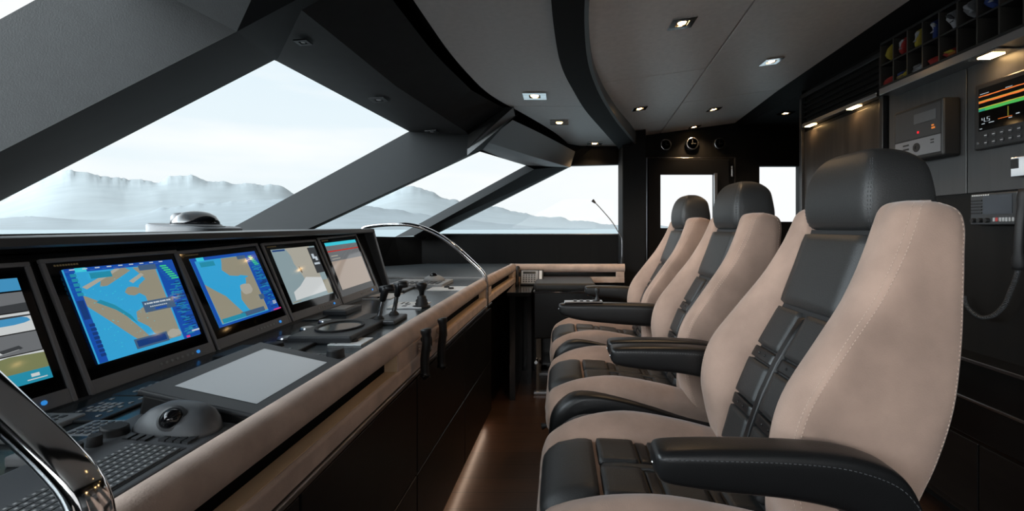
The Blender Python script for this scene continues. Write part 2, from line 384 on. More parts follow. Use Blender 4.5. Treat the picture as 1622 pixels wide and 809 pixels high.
# arm of pillar 2
b = B()
T0, A3, A4 = at(800, 170, Z=2.045), at(813, 170, Z=2.04), at(816, 183, Z=2.02)
HC = Vector((crz(3.46), 3.46, 1.965))
add(b, [RT2, G1, A3, A4], [(0,1,2,3)])
struct('trim_10', b, mat('pillar_arm_grey', (.14, .145, .15), .6, spec=.3), 'grey edge of the second pillar arm meeting the ceiling')
b = B(); add(b, [G0, G1, A3, T0], [(0,1,2,3)]); add(b, [G0, T0, HC], [(0,1,2)])
add(b, [RT2, A4, A4+Vector((.02, .12, .05)), P2['TL']+Vector((.03,0,.02))], [(0,1,2,3)])
add(b, [A3, A4, A4+Vector((0,.1,.08)), A3+Vector((0,.1,.08))], [(0,1,2,3)])
struct('trim_11', b, VOID)
b = B(); add(b, [P1['TR'], G0, HC, T0, Vector((gro(3.15)-.035, 3.15, GZ+.01))], [(0,1,2), (2,3,4)])
struct('trim_22', b, HEADER)
# second header piece over pane 2
h0 = [at(812, 190, Z=2.0), at(860, 213, Z=2.0), at(911, 240, Z=1.99)]
h1 = [at(768, 224, Y=3.72), at(838, 246, Y=4.02), at(903, 265, Y=4.33)]
h2 = [P2['TL']+Vector((-.03, 0, .02)), at(800, 252, Y=4.22), P2['TR']+Vector((.0, .0, 0))]
h0, h1, h2 = [smooth_path(q, 6) for q in (h0, h1, h2)]
b = B(); loft(b, [[q.lerp(r, k/5) for q, r in zip(h0, h1)] for k in range(6)], cap=False, closed=False)
struct('trim_12', b, mat('soffit_grey', (.22, .22, .23), .6, bump=.2, bscale=300), 'grey bent header soffit over the corner windshield pane', smooth=True)
b = B(); loft(b, [h1, h2], cap=False, closed=False); add(b, [h2[-1], h1[-1], PT], [(0,1,2)]); struct('trim_13', b, mat('soffit_grey_light', (.30, .30, .31), .6, bump=.2, bscale=300))
b = B(); add(b, [h0[-1], h1[-1], PT, PT+Vector((.35, 0, .3))], [(0,1,2,3)])
add(b, [P2['TL'], P2['TR'], PT, PT+Vector((.2,0,.4)), P2['TL']+Vector((.4, 0, .3))], [(0,1,2,3,4)])
struct('trim_14', b, BEAM)

# ceiling: front section, beam, main section
def beamL(y): return interp([(-1.3, -.03), (1.64, -.03), (2.18, .0), (2.95, .15), (3.6, .33), (4.0, .44), (4.57, .60)], y)[0]
def beamR(y): return interp([(-1.3, .085), (1.64, .085), (2.18, .13), (2.68, .228), (3.3, .39), (4.05, .62), (4.57, .78)], y)[0]
def sp(fn):  # smooth sampled curve of fn
    return [(-1.3+k*(PW+1.3)/70) for k in range(71)]
YS = sp(None)
def sm(fn, y, r=.22): return (fn(y-r)+2*fn(y)+fn(y+r)+fn(y-r/2)*2+fn(y+r/2)*2)/8
SEAM_Y = 3.07
def strip(bm, f0, f1, z0, z1, ylist, th=.03, mi=0):
    loops = []
    for y in ylist:
        a, c = f0(y), f1(y)
        loops.append([Vector((a, y, z0(a))), Vector((c, y, z1(c))), Vector((c, y, z1(c)+th)), Vector((a, y, z0(a)+th))])
    loft(bm, loops, mi=mi)
b = B()
fz = lambda x: GZ
ya = [y for y in YS if y < SEAM_Y-.01]+[SEAM_Y-.0025]; yb = [SEAM_Y+.0025]+[y for y in YS if y > SEAM_Y+.01]
gl = lambda y: sm(gro, y)+.045
strip(b, gl, lambda y: sm(beamL, y)+.02, fz, fz, ya); strip(b, gl, lambda y: sm(beamL, y)+.02, fz, fz, yb)
struct('ceiling', b, CEILL, 'front grey ceiling section between groove and black beam')
b = B(); strip(b, lambda y: sm(beamL, y), lambda y: sm(beamR, y), lambda x: 2.0, lambda x: 2.015, YS, .14)
struct('trim_15', b, BEAM, 'curved black leather ceiling beam')
b = B(); strip(b, lambda y: sm(beamR, y)-.004, lambda y: sm(beamR, y)+.012, lambda x: 2.012, lambda x: 2.02, YS, .10)
struct('trim_16', b, mat('beam_edge_grey', (.10, .10, .10), .4), 'thin grey inner edge of the black ceiling beam')
def bnd(y): return interp([(-1.3, 1.40), (2.06, 1.54), (3.445, 1.606), (4.57, 1.71)], y)[0]
def seamX(y): return interp([(-1.3, .55), (1.836, .767), (3.41, .89), (4.57, .98)], y)[0]
b = B()
cuts = [-1.3, .3, 1.30, 2.62, 3.62, 4.57]
c1 = [-1.3, .9, on_ceil(1020,122).y, 4.0, PW]; c2 = [-1.3, .6, 1.72, on_ceil(1150,153).y, PW]
for cs, f0, f1 in ((c1, lambda y: sm(beamR, y)-.01, lambda y: seamX(y)-.004), (c2, lambda y: seamX(y)+.004, bnd)):
    for y0, y1 in zip(cs, cs[1:]):
        yl = [y0+.004]+[y for y in YS if y0+.02 < y < y1-.02]+[y1-.004]
        strip(b, f0, f1, ceil_z, ceil_z, yl)
struct('ceiling', b, CEILM, 'main grey ceiling of large flat panels with thin seams', bev=.0015, bseg=1)
b = B(); strip(b, bnd, lambda y: XW+.02, lambda x: ceil_z(x)+.0, lambda x: 2.23, YS, .05)
box(b, XW, 2.9, 3.30, PW, 2.235, 2.28)
struct('ceiling', b, BEAM, 'black lowered ceiling strip over the equipment wall')
b = B(); box(b, -1.35, 2.9, -1.35, 4.65, 2.42, 2.47)
strip(b, lambda y: sm(gro, y)-.06, lambda y: sm(gro, y)+.07, lambda x: 2.16, lambda x: 2.16, YS, .03)
struct('ceiling', b, VOID, 'black deck head above the ceiling panels')
b = B(); add(b, [(-1.30, -1.3, 2.0), (-1.29, 1.32, 2.0), P1['TL'], P1['TR'], P2['TL'], P2['TR'], PT, (.2, PW, 2.45), (-1.3, PW, 2.45), (-1.35, -1.3, 2.45)], [(0,1,8,9), (1,2,3,8), (3,4,8), (4,5,7,8), (5,6,7)])
struct('trim_17', b, VOID)
# hull side below the windshield
b = B()
add(b, [(-2.12, -1.3, 1.19), P0['BR'], P1['BL'], P1['BR'], P2['BL'], P2['BR'], (-1.35, PW, 1.17), (-2.12, -1.3, 0), (-2.1, 2.8, 0), (-1.95, 3.9, 0), (-1.35, PW, 0)],
    [(0,1,2,3,8,7), (3,4,9,8), (4,5,6,10,9)])
struct('wall_front', b, WALLB, 'black wall below the windshield')
# black post between port window and door, and door
b = B(); p0, p1 = at(986, 418, Y=4.25).x, at(1023, 418, Y=4.25).x
box(b, p0, p1, 4.25, PW, 0, 2.16); struct('trim_18', b, BEAM, 'black upright post beside the port side window', bev=.008)
# side door
dr = tag(bpy.data.objects.new('door_1', None), 'black side door with a square window', kind='structure'); COL.objects.link(dr)
b = B()
d0, d1 = at(1024, 250, Y=4.55), at(1163, 250, Y=4.55)
sheet(b, [(d0.x+.012, .02), (d1.x-.06, .02), (d1.x-.06, d0.z-.015), (d0.x+.012, d0.z-.015)], [[pw(1045,277), pw(1128,277), pw(1128,361), pw(1045,361)]], lambda a, c, d: Vector((a, 4.53+d, c)), .035)
obj('door_panel', b, BEAM, dr, bev=.003)
b = B()
for q in ([(d0.x,4.535,0), (d0.x,4.535,d0.z), (d1.x,4.535,d0.z), (d1.x,4.535,0)],): tube(b, q, .006, 6)
obj('door_frame_edge', b, SATIN, dr)
b = B(); a0, a1 = at(1131, 274, Y=4.5), at(1136, 345, Y=4.5); box(b, a0.x, a1.x, 4.49, 4.52, a1.z-.1, a0.z); obj('pull_bar', b, SATIN, dr, bev=.002)
for yy in (.25, 1.0, 1.75):
    b = B(); cyl(b, (d1.x-.03, 4.525, yy), (d1.x-.03, 4.525, yy+.1), .012); obj('hinge', b, SATIN, dr, smooth='auto')

# ================================================================== lamps
def downlight(p, n, size, lit, label, group, power=5.0, cat='ceiling light'):
    """square polished plate with a small lens in the middle; n = direction the face looks"""
    n = Vector(n).normalized(); v = Vector((0, 1, 0)); u = v.cross(n)
    M = frame(p, u, v)
    if M.col[2].xyz.dot(n) < 0: M = frame(p, -u, v)
    t = thing('downlight', label, cat, M=M, group=group)
    b = B(); s = size/2; i = s*.48
    for r in ((-s, s, i, s), (-s, s, -s, -i), (-s, -i, -i, i), (i, s, -i, i)): box(b, r[0], r[1], r[2], r[3], -.002, .004)
    obj('plate', b, CHROME if lit else DKGREY, t, bev=.001)
    b = B(); box(b, -i, i, -i, i, -.004, -.001); obj('recess', b, BLK, t)
    b = B(); cyl(b, (0, 0, -.001), (0, 0, .003), i*.72, i*.62, 20)
    obj('lens', b, LAMPLENS if lit else LTGREY, t)
    if lit:
        ld = bpy.data.lights.new('lamp_glow', 'SPOT'); ld.energy = power; ld.color = (1, .66, .36); ld.spot_size = math.radians(125); ld.spot_blend = .8; ld.shadow_soft_size = .02
        lo = bpy.data.objects.new('lamp_glow', ld); COL.objects.link(lo); lo.parent = t; lo.location = (0, 0, .02); lo.rotation_euler = (math.pi, 0, 0)
    return t
slope_n = Vector((.138, 0, -1))
for px, py, lab in ((1080, 35, 'brightest square ceiling light, highest in the photo on the main ceiling'),
                    (1222, 96, 'square ceiling light above the nearest chair by the dark ceiling strip'),
                    (1013, 171, 'square ceiling light on the main ceiling nearest the curved black beam'),
                    (1131, 172, 'square ceiling light in front of the side door, right of the ceiling seam'),
                    (1100, 200, 'square ceiling light closest to the three round wall instruments')):
    p = on_ceil(px, py); downlight(p+slope_n*.004, slope_n, .105, True, lab, 'square downlights in the ceiling', 11)
for px, py, lab in ((847, 152, 'largest of three lights on the front ceiling section, before the seam'),
                    (886, 194, 'middle light of three on the front ceiling section'),
                    (942, 227, 'farthest light of the front ceiling section, by the port wall')):
    p = at(px, py, Z=GZ-.004); downlight(p, (0, 0, -1), .14, True, lab, 'square downlights in the ceiling', 7)
p = at(1245, 179, Z=2.232); downlight(p, (0, 0, -1), .11, True, 'warm light in the black ceiling beyond the equipment wall', 'square downlights in the ceiling', 7)
for px, py, z, lab in ((600, 156, 1.975, 'unlit square light on the dark header above the largest windshield pane'),
                       (684, 207, 1.972, 'unlit square light at the far end of the dark header'),
                       (480, 64, 1.972, 'unlit square light on the header beside the broad pillar arm')):
    p = at(px, py, Z=z); y = p.y
    nn = Vector((-(1.965-2.0)/(.45), 0, -1))
    downlight(p+Vector((0,0,-.006)), nn, .085 if px > 500 else .05, False, lab, 'unlit lights in the windshield header')

# ================================================================== console
def rail(y): return interp([(0, -.530, .887), (1.2, -.528, .887), (2.0, -.510, .894), (2.95, -.475, .905), (4.09, -.410, .905)], y)
def rs(y, r=.3):
    a, b_, c = rail(y-r), rail(y), rail(y+r); return tuple((p+2*q+s)/4 for p, q, s in zip(a, b_, c))
def sweep(bm, sect, y0, y1, step=.1, mi=0, zoff=0):
    n = max(1, int((y1-y0)/step)); loops = []
    for k in range(n+1):
        y = lerp(y0, y1, k/n); x, z = rs(y); loops.append([Vector((x+a, y, z+c)) for a, c in sect])
    loft(bm, loops, mi=mi)
con = thing('helm_console', 'long black helm console with tan padded rail in front of the chairs', 'console', (-.8, 1.6, 0))
CO = Vector((-.8, 1.6, 0))
def cobj(name, bm, m, **k):
    bmesh.ops.translate(bm, verts=bm.verts, vec=-CO); return obj(name, bm, m, con, **k)
circ = [(.036*math.cos(a), .036*math.sin(a)*1.0) for a in [2*math.pi*k/20 for k in range(20)]]
b = B(); sweep(b, circ, .15, 4.07); cobj('padded_rail', b, SUEDE_R, smooth=True)
b = B(); sweep(b, [(-.012, -.126), (.030, -.126), (.034, -.120), (.034, -.082), (.028, -.077), (-.012, -.077)], .15, 4.07)
cobj('lower_rail', b, [SUEDE_R], bev=.003)
b = B(); sweep(b, [(-.010, -.0768), (.026, -.0768), (.026, -.0755), (-.010, -.0755)], .15, 4.07); cobj('ledge', b, WOOD)
for y0, y1 in ((1.42, 1.90), (2.82, 3.0), (3.93, 4.07)):
    b = B(); sweep(b, [(-.01, -.078), (.031, -.078), (.031, -.024), (-.01, -.024)], y0, y1, .06); cobj('rail_block', b, SUEDE_R, bev=.003)
    for ye, s in ((y0, -1), (y1, 1)):
        if ye > 4: continue
        b = B(); sweep(b, [(-.010, -.076), (.028, -.076), (.028, -.028), (-.010, -.028)], min(ye, ye+s*.004), max(ye, ye+s*.004)); cobj('oak_end', b, WOOD)
b = B(); sweep(b, [(-.03, -.12), (-.014, -.12), (-.014, -.02), (-.03, -.02)], .15, 4.07); cobj('slot_back', b, VOID)
b = B(); sweep(b, [(-.02, -.142), (.036, -.142), (.036, -.128), (-.02, -.128)], .15, 3.0); cobj('steel_strip', b, SATIN, bev=.003)
# cabinet carcass and doors
def carc(x0, x1, z0, z1): return [(x0, z0), (x1, z0), (x1, z1), (x0, z1)]
def absweep(bm, fs, y0, y1, step=.1, mi=0):
    n = max(1, int((y1-y0)/step)); loops = []
    for k in range(n+1):
        y = lerp(y0, y1, k/n); loops.append([Vector((fx(y), y, fz_(y))) for fx, fz_ in fs])
    loft(bm, loops, mi=mi)
rx = lambda d: (lambda y: rs(y)[0]+d)
cz = lambda v: (lambda y: v)
b = B(); absweep(b, [(cz(-1.75), cz(.07)), (rx(.012), cz(.07)), (rx(.012), lambda y: rs(y)[1]-.143), (rx(-.03), lambda y: rs(y)[1]-.143), (rx(-.03), lambda y: top_z(y)-.02), (cz(-1.75), lambda y: top_z(y)-.02)], .15, 3.03)
absweep(b, [(cz(-1.75), cz(.07)), (rx(-.02), cz(.07)), (rx(-.02), cz(.84)), (cz(-1.75), cz(.84))], 3.03, 4.5)
cobj('cabinet', b, LACQ)
b = B(); absweep(b, [(cz(-1.6), cz(0)), (rx(-.06), cz(0)), (rx(-.06), cz(.07)), (cz(-1.6), cz(.07))], .15, 3.0); cobj('plinth', b, VOID)
for k in range(4):
    y0 = .20+k*.705
    for z0, z1 in ((.08, .40), (.408, .735)):
        b = B(); absweep(b, [(rx(.013), cz(z0)), (rx(.028), cz(z0)), (rx(.028), cz(z1)), (rx(.013), cz(z1))], y0, y0+.698); cobj('cabinet_door', b, CABM, bev=.002)
led = mat('led_strip', (1, .7, .4), .5, emit=(1, .65, .4), es=1.2)
b = B(); absweep(b, [(rx(-.035), cz(.060)), (rx(-.022), cz(.060)), (rx(-.022), cz(.069)), (rx(-.035), cz(.069))], 1.0, 3.0); lo = cobj('led_strip', b, led)
ld = bpy.data.lights.new('plinth_light', 'AREA'); ld.shape = 'RECTANGLE'; ld.size = .012; ld.size_y = 2.3; ld.energy = .8; ld.color = (1, .76, .58)
la = bpy.data.objects.new('plinth_light', ld); COL.objects.link(la); la.parent = con; la.location = Vector((-.50, 1.85, .058))-CO; la.rotation_euler = (0, math.radians(-35), math.radians(-.9))
# worktop
b = B(); absweep(b, [(cz(-1.6), lambda y: top_z(y)-.02), (rx(-.014), lambda y: top_z(y)-.02), (rx(-.014), top_z), (cz(-1.6), top_z)], .15, 3.34); cobj('worktop', b, WORKTOP)
# display housing
def dbot(y): return interp([(.15, -1.14, .86), (.683, -1.115, .86), (1.081, -1.088, .86), (1.45, -1.072, .865), (1.83, -1.056, .879), (2.21, -1.034, .886), (2.59, -1.012, .900), (2.72, -1.005, .902)], y)
def dtop(y): return interp([(.15, -1.262, 1.165), (.683, -1.240, 1.168), (1.081, -1.205, 1.1755), (1.45, -1.205, 1.180), (1.83, -1.188, 1.185), (2.21, -1.160, 1.197), (2.59, -1.130, 1.220), (2.72, -1.120, 1.222)], y)
b = B(); n = 26; loops = []
for k in range(n+1):
    y = lerp(.15, 2.70, k/n); xb, zb = dbot(y); xt, zt = dtop(y); kx, kz = (xt-xb), (zt-zb)
    e = .012
    loops.append([Vector((xb-e+.03*.35, y, top_z(y))), Vector((xb-e-kx*0, y, zb)), Vector((xt-e+kx*.04, y, zt+kz*.04)), Vector((xt-.16, y, zt+.01)), Vector((-1.55, y, top_z(y)))])
loft(b, loops); cobj('display_housing', b, LACQ)
b = B(); loops = []
for k in range(n+1):
    y = lerp(.15, 2.715, k/n); xt, zt = dtop(y); t = (y-1)/1.65
    z0, z1 = 1.205+.017*t, 1.228+.017*t; x = interp([(.15, -1.2), (1, -1.185), (2.7, -1.075)], y)[0]
    loops.append([Vector((x-.006, y, z0)), Vector((x, y, z0+.005)), Vector((x-.006, y, z1)), Vector((x-.03, y, z1+.002)), Vector((-1.6, y, z1-.004)), Vector((-1.6, y, z0)), Vector((x-.03, y, z0-.002))])
loft(b, loops); cobj('brow', b, mat('brow_grey', (.09, .095, .10), .38))
b = B(); loops = []   # thin grey strip under the displays
for k in range(n+1):
    y = lerp(.15, 2.72, k/n); xb, zb = dbot(y)
    loops.append([Vector((xb+.012, y, zb-.012)), Vector((xb+.020, y, zb-.008)), Vector((xb+.004, y, zb+.004)), Vector((xb-.006, y, zb+.002))])
loft(b, loops); cobj('display_ledge', b, DKGREY)
b = B(); xb, zb = dbot(2.72); xt, zt = dtop(2.72)
prism(b, [(xb+.02, 2.70, zb-.01), (xt+.035, 2.70, zt+.02), (xt-.3, 2.70, zt+.02), (-1.55, 2.70, .88)], (0, .03, 0)); cobj('end_panel', b, DKGREY, bev=.004)
# dash top running forward to the windshield
b = B(); add(b, [(-1.55, -.9, 1.222), (-1.55, 2.73, 1.24), (-2.1, 2.8, 1.19), (-2.14, 1.5, 1.19), (-2.14, -.9, 1.19), (-1.55, -.9, 1.15), (-1.55, 2.73, 1.15), (-2.1, 2.8, 1.15), (-2.14, -.9, 1.15)], [(0,1,2,3,4), (5,6,1,0), (6,7,2,1), (5,8,7,6)])
cobj('dash_top', b, mat('dash_top_leather', (.05, .053, .056), .45, bump=.2, bscale=300))
# raised port counter
CZ = .903
b = B(); prism(b, [(-2.0, 3.34, CZ-.03), (rs(3.34)[0]-.03, 3.34, CZ-.03), (rs(4.05)[0]-.03, 4.12, CZ-.03), (.56, 4.12, CZ-.03), (.56, 4.565, CZ-.03), (-1.3, 4.565, CZ-.03), (-1.85, 3.95, CZ-.03)], (0, 0, .03))
cobj('port_counter', b, mat('counter_grey_leather', (.075, .085, .09), .33, bump=.2, bscale=260), bev=.004)
b = B(); box(b, -1.3, rs(3.34)[0]-.05, 3.325, 3.34, .862, .90); cobj('counter_edge', b, LTGREY, bev=.002)
# short padded rail across the port end
ar = thing('padded_rail', 'short tan padded rail on the counter below the port window', 'rail', (0, 4.09, .9))
b = B(); xa = rs(4.09)[0]+.004
tube(b, [(xa-.008, 0, 0), (.565, 0, 0)], .036, 20); obj('padding', b, SUEDE_R, ar, smooth='auto')
b = B(); box(b, xa, .56, -.034, .012, -.125, -.077); obj('lower_rail', b, SUEDE_R, ar, bev=.003)
b = B(); box(b, .49, .56, -.030, .01, -.078, -.03); obj('end_block', b, SUEDE_R, ar, bev=.003)
b = B(); box(b, xa, .56, .012, .028, -.125, -.02); obj('slot_back', b, VOID, ar)
b = B(); box(b, -.40, .56, 4.10, 4.565, .0, .872); cobj('port_cabinet', b, LACQ)

# ------------------------------------------------------------------ panels in a local frame
def slab(bm, x0, x1, y0, y1, z0, z1, mi=0): box(bm, x0, x1, y0, y1, z0, z1, mi)
def poly(bm, pts, z, mi): add(bm, [(x, y, z) for x, y in pts], [tuple(range(len(pts)))], mi)
def screen(parent, x0, x1, y0, y1, z, layers, mats, name='screen'):
    b = B(); W_, H_ = x1-x0, y1-y0
    poly(b, [(x0, y0), (x1, y0), (x1, y1), (x0, y1)], z, 0)
    for k, (mi, pts) in enumerate(layers): poly(b, [(x0+W_*u, y0+H_*v) for u, v in pts], z+.00025*(1+k*.25), mi)
    me = obj(name, b, mats, parent); return me
def R(u0, u1, v0, v1): return [(u0, v0), (u1, v0), (u1, v1), (u0, v1)]
S_BLUE = emi('water_blue', (.035, .36, .66), .85); S_LAND = emi('land_tan', (.29, .27, .20), .85); S_LAND2 = emi('land_pale', (.42, .40, .34), .8)
S_NAVY = mat('screen_navy', (.004, .004, .005), .06, emit=(.01, .08, .42), es=.8)
S_NAVY2 = emi('navy_dark', (.008, .045, .20), .8); S_CYAN = emi('cyan', (.05, .62, .75), .8); S_GREEN = emi('green', (.05, .65, .25), .8); S_TXT = emi('white', (.55, .62, .68), .8)
S_BOX = emi('box_slate', (.06, .12, .22), .8); S_MAG = emi('magenta', (.75, .05, .25), .8); S_TEAL = emi('teal', (.02, .28, .42), .8)
S_GREY1 = emi('grey_light', (.40, .44, .45), .7); S_GREY2 = emi('grey_mid', (.18, .19, .20), .7); S_GREY3 = emi('grey_dark', (.05, .055, .06), .7)
S_OLIVE = emi('olive', (.20, .22, .10), .8); S_WHITE = emi('near_white', (.72, .75, .75), .7); S_RED = emi('red', (.55, .03, .02), .8); S_SKYB = emi('photo_blue', (.06, .30, .55), .8)
S_ORANGE = emi('orange', (.85, .20, .04), .9); S_YEL = emi('yellow', (.55, .50, .06), .8); S_BLACK = mat('screen_black', (.003, .003, .003), .07)
def dashes(n, u0, u1, v0, v1, mi, rnd, wmin=.02, wmax=.08, h=.012):
    return [(mi, R(u, min(u1, u+rnd.uniform(wmin, wmax)), v, v+h)) for u, v in ((rnd.uniform(u0, max(u0, u1-wmin)), rnd.uniform(v0, v1)) for _ in range(n))]
def blob(cx, cy, rx_, ry_, seed, n=16, j=.3):
    return [(cx+rx_*(1+j*noise.noise(Vector((math.cos(2*math.pi*k/n)*1.5, math.sin(2*math.pi*k/n)*1.5, seed))))*math.cos(2*math.pi*k/n), cy+ry_*(1+j*noise.noise(Vector((math.cos(2*math.pi*k/n)*1.5, math.sin(2*math.pi*k/n)*1.5, seed+3))))*math.sin(2*math.pi*k/n)) for k in range(n)]
CH = [S_BLUE, S_LAND, S_LAND2, S_NAVY, S_NAVY2, S_CYAN, S_GREEN, S_TXT, S_BOX, S_MAG, S_TEAL]
def chart_a():
    r = random.Random(3); L_ = []
    L_ += [(1, [(.58, .95), (.80, .95), (.80, .05), (.62, .05), (.60, .12), (.55, .16), (.52, .25), (.44, .34), (.46, .44), (.54, .48), (.60, .52), (.60, .60), (.54, .66), (.58, .74), (.66, .80), (.62, .88)])]
    L_ += [(1, [(.04, .72), (.10, .70), (.24, .58), (.36, .42), (.46, .22), (.52, .08), (.44, .06), (.34, .20), (.20, .42), (.08, .60)])]
    L_ += [(1, [(.30, .78), (.55, .92), (.50, .97), (.44, .95), (.26, .84), (.24, .78)]), (1, blob(.50, .68, .07, .05, 2))]
    L_ += [(2, [(.10, .80), (.44, .97), (.46, .95), (.13, .77)]), (2, [(.50, .80), (.64, .88), (.66, .85), (.53, .77)])]
    L_ += [(2, blob(.74, .10, .08, .05, 6)), (10, [(.16, .62), (.30, .50), (.40, .36), (.44, .30), (.40, .42), (.30, .56), (.2, .64)])]
    L_ += dashes(60, .06, .60, .08, .92, 5, r, .004, .012, .006)
    L_ += [(3, R(0, .07, 0, 1)), (3, R(0, 1, .955, 1)), (3, R(.80, 1, 0, .955)), (4, R(.01, .06, .46, .66))]
    L_ += [(5, R(.08, .17, .955, 1))]+[(10, R(.18, .36, .87, .935)), (8, R(.62, .80, .90, .965))]
    L_ += dashes(60, .82, .98, .04, .72, 10, r, .02, .10, .009)+dashes(25, .82, .98, .04, .72, 4, r, .03, .12, .012)
    L_ += [(6, R(.82+.012*k, .89+.014*k, .915-.028*k, .932-.028*k)) for k in range(7)]
    L_ += [(4, R(.012, .055, .06+.045*k, .09+.045*k)) for k in range(8)]+[(10, R(.012, .058, .70+.05*k, .735+.05*k)) for k in range(5)]
    L_ += [(7, R(.02+.1*k, .06+.1*k, .972, .984)) for k in range(9)]
    L_ += [(8, R(.50, .82, .40, .53))]+[(7, R(.52+.022*k, .535+.022*k+.004*(k % 3), .490, .508)) for k in range(12)]+[(7, R(.56+.02*k, .574+.02*k, .452, .464)) for k in range(9)]+[(3, R(.60, .72, .415, .438))]
    L_ += [(8, R(.30, .62, .03, .14)), (4, R(.32, .60, .05, .12)), (7, R(.88, .97, .055, .075)), (9, R(.80, .84, .0, .025))]
    return L_
def chart_b():
    r = random.Random(5); L_ = []
    L_ += [(1, [(.42, .95), (.80, .95), (.80, .05), (.56, .05), (.50, .15), (.46, .30), (.50, .42), (.62, .50), (.66, .58), (.60, .64), (.44, .68), (.36, .78), (.40, .88)])]
    L_ += [(1, [(.05, .62), (.14, .52), (.26, .40), (.34, .24), (.40, .12), (.44, .04), (.06, .04)]), (2, blob(.60, .44, .10, .09, 8)), (0, [(.40, .62), (.60, .66), (.72, .62), (.66, .60), (.5, .56)])]
    L_ += [(3, R(0, .05, 0, 1)), (3, R(0, 1, .955, 1)), (3, R(.80, 1, 0, .955)), (3, R(0, 1, 0, .03))]
    L_ += [(5, R(.08, .18, .95, 1)), (10, R(.10, .30, .86, .93)), (8, R(.66, .80, .90, .955))]
    L_ += dashes(60, .82, .98, .10, .75, 10, r, .02, .10, .009)+dashes(25, .82, .98, .04, .72, 4, r, .03, .12, .012)+[(6, R(.82+.010*k, .88+.014*k, .91-.028*k, .927-.028*k)) for k in range(6)]
    L_ += [(8, R(.34, .72, .04, .11)), (10, R(.05, .40, .04, .10)), (8, R(.72, .80, .22, .30)), (9, R(.86, 1, 0, .02))]
    L_ += [(7, R(.9, .96, .10+.02*k, .112+.02*k)) for k in range(3)]
    return L_
def chart_c():
    L_ = [(1, [(.30, 1), (.86, 1), (.86, .36), (.70, .34), (.46, .40), (.42, .55), (.36, .70), (.36, .85)]), (2, [(.30, .28), (.50, .42), (.86, .36), (.86, .08), (.10, .05), (.12, .20)])]
    L_ += [(3, R(.80, 1, .45, .97)), (4, R(.83, .97, .62, .66)), (4, R(.84, .9, .74, .84)), (4, R(.9, .96, .70, .78)), (5, R(.02, .28, .955, .985)), (3, [(.43, .55), (.46, .50), (.48, .58), (.44, .64)])]
    L_ += [(6, R(.02, .2, .02, .035)), (6, R(.86, 1, .02, .30))]
    return L_
def chart_d():
    return [(1, R(0, 1, .93, 1)), (2, R(0, 1, .80, .825)), (3, R(0, 1, .0, .60)), (4, R(.05, .25, .70, .72)), (4, R(.05, .3, .64, .655)), (5, R(0, 1, .825, .93))]
def cams():
    r = random.Random(9); L_ = []
    bands = [(.80, .98), (.60, .79), (.42, .59), (.24, .41), (.10, .23)]
    L_ += [(1, R(0, 1, .86, .98)), (2, blob(.75, .93, .10, .02, 1)), (2, blob(.3, .92, .15, .03, 2))]
    L_ += [(3, R(0, 1, .66, .845)), (2, blob(.4, .80, .3, .04, 3)), (4, [(0, .66), (1, .66), (1, .74), (.7, .72), (.4, .755), (0, .73)])]
    L_ += [(2, R(0, 1, .47, .65)), (1, blob(.25, .58, .2, .04, 7)), (1, blob(.82, .58, .18, .04, 8)), (4, [(0, .60), (1, .61), (1, .625), (0, .635)]), (4, [(.2, .48), (.24, .48), (.55, .64), (.5, .64)]), (1, [(.5, .47), (.62, .47), (.58, .62), (.52, .62)])]
    L_ += [(3, R(0, 1, .28, .46))]+[(4 if k % 2 else 2, [(u, v), (u+.12, v+.02), (u+.10, v+.05), (u-.02, v+.03)]) for k, (u, v) in enumerate((r.uniform(0, .85), r.uniform(.29, .40)) for _ in range(22))]
    L_ += [(2, R(0, 1, .11, .27)), (5, [(0, .11), (1, .11), (1, .25), (.8, .265), (.5, .22), (.3, .20), (.1, .16), (0, .17)])]
    L_ += [(6, R(0, 1, 0, .11))]+[(2, R(.08+.2*k, .13+.2*k, .05, .08)) for k in range(5)]+[(2, R(.05+.2*k, .17+.2*k, .025, .034)) for k in range(5)]
    return L_
def monitor(y0, y1, label, layers, mats):
    xb0, zb0 = dbot(y0); xb1, zb1 = dbot(y1); xt0, zt0 = dtop(y0); xt1, zt1 = dtop(y1)
    o = Vector((xb0, y0, zb0)); u = Vector((xb1, y1, zb1))-o; v = (Vector((xt0, y0, zt0))-o+Vector((xt1, y1, zt1))-Vector((xb1, y1, zb1)))/2
    M = frame(o, u, v); Wd = u.length; Ht = v.length
    t = thing('marine_display', label, 'display', M=M, group='displays along the helm console')
    b = B(); slab(b, .001, Wd-.001, .0, Ht, -.04, .002); obj('casing', b, GLOSSBLK, t, bev=.002)
    b = B(); k = .010
    slab(b, 0, Wd, Ht-k, Ht, -.002, .007); slab(b, 0, k, 0, Ht-k, -.002, .007); slab(b, Wd-k, Wd, 0, Ht-k, -.002, .007); slab(b, k, Wd-k, 0, .034, -.002, .006)
    obj('bezel', b, BEZEL, t, bev=.002)
    x0, x1, v0, v1 = .040, Wd-.030, .066, Ht-.030
    screen(t, x0, x1, v0, v1, .0026, layers, mats)
    b = B()
    for i in range(7): cyl(b, (Wd*.50+i*.017, .018, .006), (Wd*.50+i*.017, .018, .0085), .0036, seg=10)
    obj('button_row', b, LTGREY, t)
    b = B(); cyl(b, (Wd*.50+7*.017+.004, .018, .006), (Wd*.50+7*.017+.004, .018, .009), .005, seg=12); obj('power_button', b, mat('blue_lit_button', (.02, .1, .3), .3, emit=(.03, .25, .7), es=.8), t)
    b = B()
    for i in range(9): slab(b, x0-.012+i*.0062, x0-.012+i*.0062+.0045, Ht-.020, Ht-.0155, .002, .0026)
    obj('maker_mark', b, mat('gold_print', (.6, .45, .2), .5), t)
    return t
monitor(.683, 1.053, 'partly cut off display with camera pictures at left edge', cams(), [S_BLACK, S_SKYB, S_WHITE, S_GREY2, S_GREY3, S_OLIVE, S_TEAL])
